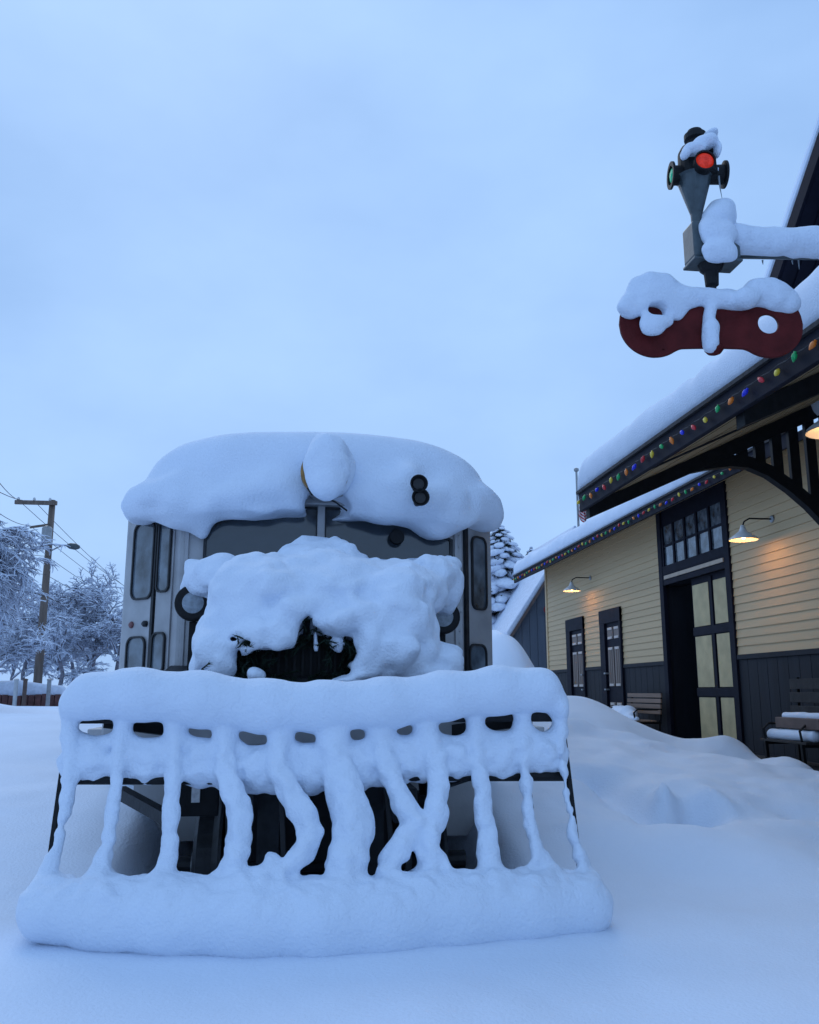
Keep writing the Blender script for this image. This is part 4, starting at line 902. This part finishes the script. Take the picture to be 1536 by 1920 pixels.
# ================================================================== background: shed, flag, trees, pole, low wall
sh = thing('shed', PY(1000, 1250, 29), 'blue-grey shed with steep snowy gable behind the depot corner', 'shed')
e0 = PY(952, 1196, 29); e1 = PY(1030, 1072, 29); sx = (e1[2] - e0[2]) / (e1[0] - e0[0]); ax0 = e0[0] + 2.4; az = e0[2] + sx * 2.4
nb_ = 16
for k in range(nb_):
    xa = e0[0] + .25 + (4.3) * k / nb_; xb = e0[0] + .25 + 4.3 * (k + 1) / nb_
    f = lambda x: az - sx * abs(x - ax0) - .12
    MB().slab([(xa + .006, 29.1, 0), (xb - .006, 29.1, 0), (xb - .006, 29.1, f(xb)), (xa + .006, 29.1, f(xa))], (0, 1, 0), .05).build('wall_board', 'shed', sh)
MB().slab([(e0[0] + .26, 29.16, 0), (e0[0] + 4.54, 29.16, 0), (e0[0] + 4.54, 29.16, az - sx * 2.14 - .2), (ax0, 29.16, az - .2), (e0[0] + .26, 29.16, az - sx * 2.14 - .2)], (0, 1, 0), 5).build('wall', 'shed', sh)
shs = MB()
for s_ in (1, -1):
    A = np.array([ax0, 28.8, az]); B_ = np.array([ax0 - s_ * 2.45, 28.8, az - sx * 2.45]); dn = np.array([0, 0, -.16])
    MB().hexa([A, B_, B_ + dn, A + dn], [A + (0, 6, 0), B_ + (0, 6, 0), B_ + dn + (0, 6, 0), A + dn + (0, 6, 0)]).build('roof', 'shed_trim', sh)
    shs.hexa([A + (0, .03, .002), B_ + (s_ * .03, .03, .002), B_ + (-s_ * .02, .0, .26), A + (0, -.05, .26)], [A + (0, 6, .002), B_ + (0, 6, .002), B_ + (0, 6, .26), A + (0, 6, .26)])
tag(shs.build('shed_snow', 'snow_far', None, bevel=.05), 'snow layer on the steep roof of the blue-grey shed', 'snow', kind='stuff')
p = PY(1026, 1143, 29.0)
o = MB().tube([p + np.array([.09 * math.cos(a), 0, .09 * math.sin(a)]) for a in np.linspace(0, 2 * math.pi, 16)], .035, 6).build('wall_wreath', mat('red_ribbon', (.25, .03, .03), .6), sh)
# flagpole
fp = thing('flagpole', PY(1081, 1290, 30), 'flagpole with limp striped flag rising behind the depot roof', 'flagpole')
a = PY(1081, 885, 30); MB().tube([(a[0], 30, 0), tuple(a)], [.06, .04], 10).build('pole', 'steel', fp)
MB().lathe(a, (0, 0, 1), [(0, .03), (.04, .09), (.12, .09), (.16, .02)], 12).build('finial', 'steel', fp)
fm = bpy.data.materials.new('flag_cloth'); fm.use_nodes = True; t = fm.node_tree; b = t.nodes['Principled BSDF']; b.inputs['Roughness'].default_value = .8
at = t.nodes.new('ShaderNodeUVMap'); sp = t.nodes.new('ShaderNodeSeparateXYZ'); mu = t.nodes.new('ShaderNodeMath'); mu.operation = 'MULTIPLY'; mu.inputs[1].default_value = 6.5
fr_ = t.nodes.new('ShaderNodeMath'); fr_.operation = 'FRACT'; gt = t.nodes.new('ShaderNodeMath'); gt.operation = 'GREATER_THAN'; gt.inputs[1].default_value = .5
mxx = t.nodes.new('ShaderNodeMix'); mxx.data_type = 'RGBA'; mxx.inputs[6].default_value = (.42, .03, .04, 1); mxx.inputs[7].default_value = (.65, .62, .62, 1)
cu1 = t.nodes.new('ShaderNodeMath'); cu1.operation = 'LESS_THAN'; cu1.inputs[1].default_value = .4; cv1 = t.nodes.new('ShaderNodeMath'); cv1.operation = 'GREATER_THAN'; cv1.inputs[1].default_value = .46
an = t.nodes.new('ShaderNodeMath'); an.operation = 'MULTIPLY'; m2 = t.nodes.new('ShaderNodeMix'); m2.data_type = 'RGBA'; m2.inputs[7].default_value = (.02, .03, .12, 1)
l = t.links; l.new(at.outputs[0], sp.inputs[0]); l.new(sp.outputs[1], mu.inputs[0]); l.new(mu.outputs[0], fr_.inputs[0]); l.new(fr_.outputs[0], gt.inputs[0]); l.new(gt.outputs[0], mxx.inputs[0])
l.new(sp.outputs[0], cu1.inputs[0]); l.new(sp.outputs[1], cv1.inputs[0]); l.new(cu1.outputs[0], an.inputs[0]); l.new(cv1.outputs[0], an.inputs[1]); l.new(an.outputs[0], m2.inputs[0]); l.new(mxx.outputs[2], m2.inputs[6]); l.new(m2.outputs[2], b.inputs['Base Color'])
ftop = PY(1082, 922, 29.9); rows = []; uv = []
for i in range(30):
    v = i / 29; row = []
    for j in range(30):
        u = j / 29; drop = u * .95; fold = .07 * math.sin(u * 19 + v * 2.0) * (.3 + u)
        row.append((ftop[0] + .02 + .34 * u * (.7 + .3 * v) + .04 * math.sin(9 * u + 3 * v), 29.86 + fold, ftop[2] - v * .85 - drop * (.62 + .1 * math.sin(3 * u)))); uv.append((u, 1 - v))
    rows.append(row)
fo = MB().grid(rows); me_ = fo.mesh('flag', fm, ROOT[fp.name], True); ul = me_.uv_layers.new()
for lp in me_.loops: ul.data[lp.index].uv = uv[lp.vertex_index]
o = bpy.data.objects.new('flag', me_); C.objects.link(o); o.parent = fp; ROOT[o.name] = ROOT[fp.name]

# ------------------------------------------------------------------ snow-laden trees
def strip(mbb, mbs, p, q, r, sn):            # a twig with a ridge of snow lying on it
    p = np.array(p); q = np.array(q); d = q - p; n = np.linalg.norm(d)
    if n < 1e-5: return
    d /= n; s_ = np.cross(d, (0, 0, 1.0)); k = np.linalg.norm(s_); s_ = s_ / k if k > .05 else np.array([1., 0, 0]); u = np.cross(s_, d)
    o = len(mbb.v)
    mbb.v += [tuple(p + s_ * r), tuple(p - s_ * r), tuple(p - u * r * 1.4), tuple(q + s_ * r * .5), tuple(q - s_ * r * .5), tuple(q - u * r * .7)]
    mbb.f += [(o, o + 1, o + 4, o + 3), (o + 1, o + 2, o + 5, o + 4), (o + 2, o, o + 3, o + 5)]
    o = len(mbs.v); w_ = r * sn; h = w_ * 1.3
    mbs.v += [tuple(p + s_ * w_), tuple(p - s_ * w_), tuple(p + (0, 0, h)), tuple(q + s_ * w_ * .6), tuple(q - s_ * w_ * .6), tuple(q + (0, 0, h * .6))]
    mbs.f += [(o, o + 2, o + 5, o + 3), (o + 1, o + 4, o + 5, o + 2), (o, o + 3, o + 4, o + 1), (o + 3, o + 5, o + 4)]
def fast(mb_, name, m_, parent):
    me = bpy.data.meshes.new(name); v = np.array(mb_.v) - np.array(ROOT[parent.name]); me.from_pydata(v.tolist(), [], mb_.f); me.materials.append(M[m_]); me.update()
    o = bpy.data.objects.new(name, me); C.objects.link(o); o.parent = parent; ROOT[o.name] = ROOT[parent.name]; return o
def snowy_tree(name, label, base, h, spread, nl, seed, group, droop=.5, tw=.012, sn=1.6, dirs=None, zmin=None, f0=.3, droop2=0):
    rg = random.Random(seed); base = np.array(base, float); t = thing(name, base, label, 'tree', group)
    mb_, ms_ = MB(), MB()
    trunk = MB().tube([base - (0, 0, .3), base + (.05 * h * rg.uniform(-1, 1), 0, h * .35), base + (.08 * h * rg.uniform(-1, 1), 0, h * .7)], [.045 * h * .7, .03 * h * .7, .012 * h], 8); trunk.build('trunk', 'bark', t, smooth=True)
    def grow(p, d, ln, r, lev):
        n = 4 if lev < 2 else 3; pts = [p]
        for k in range(n):
            d = d + np.array([rg.gauss(0, .16), rg.gauss(0, .16), rg.gauss(0, .10) - droop * (.10 + .13 * lev)]); d /= np.linalg.norm(d)
            q = pts[-1] + d * ln / n; 
            if q[2] < (zmin or base[2] + .15): return
            strip(mb_, ms_, pts[-1], q, r * (1 - .18 * k), sn + .35 * lev); pts.append(q)
            if lev < 3:
                for c in range(2 if lev < 2 else 3):
                    a = rg.uniform(0, 2 * math.pi); sd = np.array([math.cos(a), math.sin(a), rg.uniform(-.3, .5)]); grow(q, (d * .8 + sd * .75), ln * rg.uniform(.38, .58), r * .55, lev + 1)
    for k in range(nl):
        f = f0 + (.75 - f0) * (k + rg.random()) / nl; a = 2.4 * k + rg.uniform(-.4, .4)
        d = np.array([math.cos(a), math.sin(a), .5 + 1.2 * (f - .2)]) if dirs is None else np.array(dirs[k % len(dirs)]) + np.array([rg.gauss(0, .15), rg.gauss(0, .2), rg.gauss(0, .12)])
        grow(base + (0, 0, h * f), d / np.linalg.norm(d), spread * rg.uniform(.75, 1.1), tw * 3, 0)
    cr = fast(mb_, 'crown', 'bark', t); fast(ms_, 'crown_snow', 'snow_far', t); return t
b0 = PY(-185, 1320, 15)
snowy_tree('snowy_tree', 'drooping bare tree laden with snow before the utility pole', (b0[0], 15, .4), 3.35, 1.25, 34, 3, None, droop=.42, tw=.010, sn=1.8, dirs=[(1, .1, .55), (.8, -.5, .35), (.9, .5, .1), (.7, .2, .6), (1, -.1, .35), (-.6, .4, .5), (.2, -.9, .45), (1, .3, .2)], zmin=1.62, f0=.62, droop2=1)
back = [(-20, 26, 3.0, 1.9, 'leftmost snowy bush in the far row behind the low wall'), (45, 34, 3.4, 2.2, 'snowy bush just left of the utility pole foot'), (105, 33, 3.4, 2.4, 'snowy bush just right of the utility pole foot'), (160, 35, 4.3, 2.4, 'tall snowy bush between the pole and the railcar'), (212, 34, 4.1, 2.2, 'snowy bush hard against the left edge of the railcar'),
        (20, 45, 3.4, 3.0, 'hazy snowy thicket far behind the low wall, leftmost'), (130, 46, 4.2, 3.0, 'hazy snowy thicket far behind the street lamp')]
for i, (x, Y, h, s_, lb) in enumerate(back):
    q = PY(x, 1310, Y); snowy_tree('snowy_bush', lb, (q[0], Y, .35), h, s_ * .66, 8, 20 + i, 'snowy bushes beyond the yard', droop=.22, tw=.015, sn=1.9)
# conifers
def conifer(name, label, base, h, rad, nb, seed, z0=.12):
    rg = random.Random(seed); base = np.array(base, float); t = thing(name, base, label, 'tree', 'snow-laden conifers')
    MB().tube([base - (0, 0, .3), base + (0, 0, h * .96)], [.022 * h, .004 * h], 8).build('trunk', 'bark', t)
    m1, m2_ = MB(), MB()
    ico = [(math.cos(a) * math.cos(e), math.sin(a) * math.cos(e), math.sin(e)) for e in (-.9, -.3, .35, .95) for a in np.linspace(0, 2 * math.pi, 9)[:-1]] + [(0, 0, 1)]
    for k in range(nb):
        f = z0 + (1 - z0) * ((k + rg.random()) / nb) ** 1.15; R_ = rad * (1 - f) ** .75 + .12; a = 2.399 * k + rg.uniform(-.3, .3); z = h * f
        d = np.array([math.cos(a), math.sin(a), 0]); L_ = R_ * rg.uniform(.75, 1.08); p = base + (0, 0, z); q = p + d * L_ + (0, 0, -.32 * L_)
        sd = np.cross(d, (0, 0, 1.)); m1.bar(p, q, .03, .03)
        for j in range(34):
            s_ = .25 + .75 * rg.random(); c = p + (q - p) * s_ + sd * rg.uniform(-1, 1) * L_ * .34 * s_ ** .5 + (0, 0, rg.uniform(-.20, .02))
            e = c + d * rg.uniform(.08, .22) + sd * rg.uniform(-.14, .14) + (0, 0, rg.uniform(-.22, -.04)); wv = sd * rg.uniform(.018, .04)
            m1.add([c - wv, c + wv, e], [(0, 1, 2)])
        nbl = 3 if L_ > .6 else 2
        for j in range(nbl):
            s_ = .40 + .6 * (j + rg.random() * .8) / nbl; c = p + (q - p) * s_ + sd * rg.uniform(-.5, .5) * L_ * .34 + (0, 0, .05); rx = L_ * rg.uniform(.13, .24) + .06
            o = len(m2_.v); tw_ = rg.uniform(0, 6)
            for (x, y, zz) in ico:
                w_ = rg.uniform(.75, 1.15); v = d * x * rx * 1.3 * w_ + sd * y * rx * w_; v = v + np.array([0, 0, zz * rx * .48 - .30 * (x * rx * 1.3)]); m2_.v.append(tuple(c + v))
            for r_ in range(3):
                for cix in range(8):
                    c2 = (cix + 1) % 8; m2_.f.append((o + r_ * 8 + cix, o + r_ * 8 + c2, o + (r_ + 1) * 8 + c2, o + (r_ + 1) * 8 + cix))
            for cix in range(8): m2_.f.append((o + 24 + cix, o + 24 + (cix + 1) % 8, o + 32))
    fast(m1, 'crown', 'needle', t); s_ = fast(m2_, 'crown_snow', 'snow_far', t); s_.data.shade_smooth(); return t
q = PY(944, 1300, 34); conifer('snowy_spruce', 'dense spruce heaped with snow between the railcar and the shed', (q[0], 34, .4), 7.0, 3.7, 240, 5)
q = PY(1003, 1300, 40); conifer('snowy_spruce', 'slim spruce tip poking above the far depot eave', (q[0], 40, .4), 7.15, 1.1, 80, 6, z0=.3)
q = PY(700, 1300, 60); conifer('snowy_spruce', 'spruce far behind the railcar, hidden from the front', (q[0], 60, .4), 5.5, 1.6, 60, 8) if False else None

# ------------------------------------------------------------------ utility pole, street lamp, wires
PYD = 30.0
def upole(x, yb, yt, Y, label, detail=True):
    b = PY(x, yb, Y); tq = PY(x + (yb - yt) * .084 if detail else x, yt, Y); X0 = float(b[0]); zt = float(tq[2])
    t = thing('utility_pole', (X0, Y, .2), label, 'utility pole', 'utility poles of the street')
    MB().tube([(X0, Y, -.2), (X0, Y, zt)], [.15, .10], 10).build('post', 'pole', t, smooth=True)
    if detail:
        MB().bar((X0 - 1.15, Y - .12, zt - .12), (X0 + .18, Y - .12, zt - .12), .11, .13).build('crossarm', 'pole', t)
        MB().bar((X0 - .62, Y - .1, zt - .95), (X0 - .02, Y - .12, zt - .85), .06, .07).build('crossarm', 'pole', t)
        MB().lathe((X0 - .02, Y - .28, zt - 1.55), (0, 0, 1), [(0, .14), (.03, .16), (.55, .16), (.6, .12), (.64, .03)], 14).build('transformer', 'steel', t)
        for k in range(3): MB().lathe((X0 - 1.05 + .5 * k, Y - .12, zt - .05), (0, 0, 1), [(0, .04), (.05, .05), (.1, .03)], 8).build('insulator', 'enamel', t)
    return t, X0, zt
pt, X0, zt = upole(67, 1322, 938, PYD, 'brown wooden utility pole with one-sided crossarm and street lamp')
aE = PY(128, 1024, PYD); aS = np.array([X0 + .08, PYD - .05, aE[2] - .18])
sl = MB().tube([aS, aS + (.25, 0, .14), aE + (-.15, 0, .03), aE], .025, 7).build('lamp_arm', 'steel', pt, smooth=True)
MB().lathe(aE - (.05, 0, -.02), (1, 0, -.12), [(0, .04), (.1, .10), (.3, .11), (.42, .05)], 10).build('lamp_head', 'signal_grey', sl, smooth=True)
pt2, X2, zt2 = upole(285, 1300, 1120, 75, 'far utility pole hidden behind the railcar', False)
for i, (za, s_, lb) in enumerate(((zt - .05, (-30, 862), 'topmost overhead wire from the crossarm'), (zt - .06, (-30, 905), 'second overhead wire below the topmost'), (zt - .9, (-30, 940), 'overhead wire from the lower crossarm'), (zt - 1.9, (-30, 1000), 'thin wire below the transformer'), (zt - 2.5, (-30, 1030), 'lowest thin wire above the bushes'), (zt - 3.2, (-30, 1048), 'thick sagging service cable over the bushes'))):
    A = PY(*s_, 19); x_ = X0 + (-1.05, -.55, -.6, 0, 0, 0)[i]; Bp = np.array([x_, PYD - .12, za]); E_ = np.array([X2 - .2 + .1 * i, 75, zt2 - .3 - .35 * i])
    P_ = [Bp + (A - Bp) * (1 - k / 8) - (0, 0, .5 * (k / 8) * (1 - k / 8)) for k in range(9)] + [Bp + (E_ - Bp) * k / 14 - (0, 0, 4 * .45 * (k / 14) * (1 - k / 14)) for k in range(1, 15)]
    r_ = (.010, .010, .009, .009, .009, .018)[i]
    tag(MB().tube(P_, [r_] * 9 + [r_ * (1 + .8 * k / 14) for k in range(1, 15)], 5).build('overhead_wire', 'wire', None), lb, 'wire', 'overhead wires')
# low wall with snow, posts
ya = 27.5; xa = PY(-60, 1310, ya)[0]; xb = PY(114, 1310, ya)[0]
lw = thing('low_wall', ((xa + xb) / 2, ya, .3), 'low dark red wall under snow at the foot of the utility pole', 'wall')
n = 14
for k in range(n):
    a = xa + (xb - xa) * k / n; b = xa + (xb - xa) * (k + 1) / n
    MB().box(a + .01, b - .01, ya, ya + .3, .2, .80 + .02 * (k % 3)).build('masonry_block', 'brick', lw, bevel=.01)
S = Snow((xa - .2, ya - .3, .6), (xb + .25, ya + .8, 1.45), .05)
S.chain([(xa, ya + .12, .98), ((xa + xb) / 2, ya + .12, 1.0), (xb - .05, ya + .15, .92)], [.20, .22, .17], .1); S.noise(.4, .06, 61); S.build('wall_snow', 'rounded snow ridge lying on the low red wall', 'snow_far')
for x, lb in ((28, 'pale post left of the utility pole foot by the low wall'), (45, 'reddish post beside the utility pole foot by the low wall'), (90, 'grey post right of the utility pole foot by the low wall')):
    q = PY(x, 1310, ya - .5); m_ = MB().tube([(q[0], ya - .5, .1), (q[0], ya - .5, 1.22)], .06, 8); m_.lathe((q[0], ya - .5, 1.22), (0, 0, 1), [(0, .075), (.03, .075), (.05, .03)], 8)
    tag(m_.build('bollard', {28: 'enamel', 45: 'shed_trim', 90: 'steel'}[x], None), lb, 'post', 'posts by the low wall')
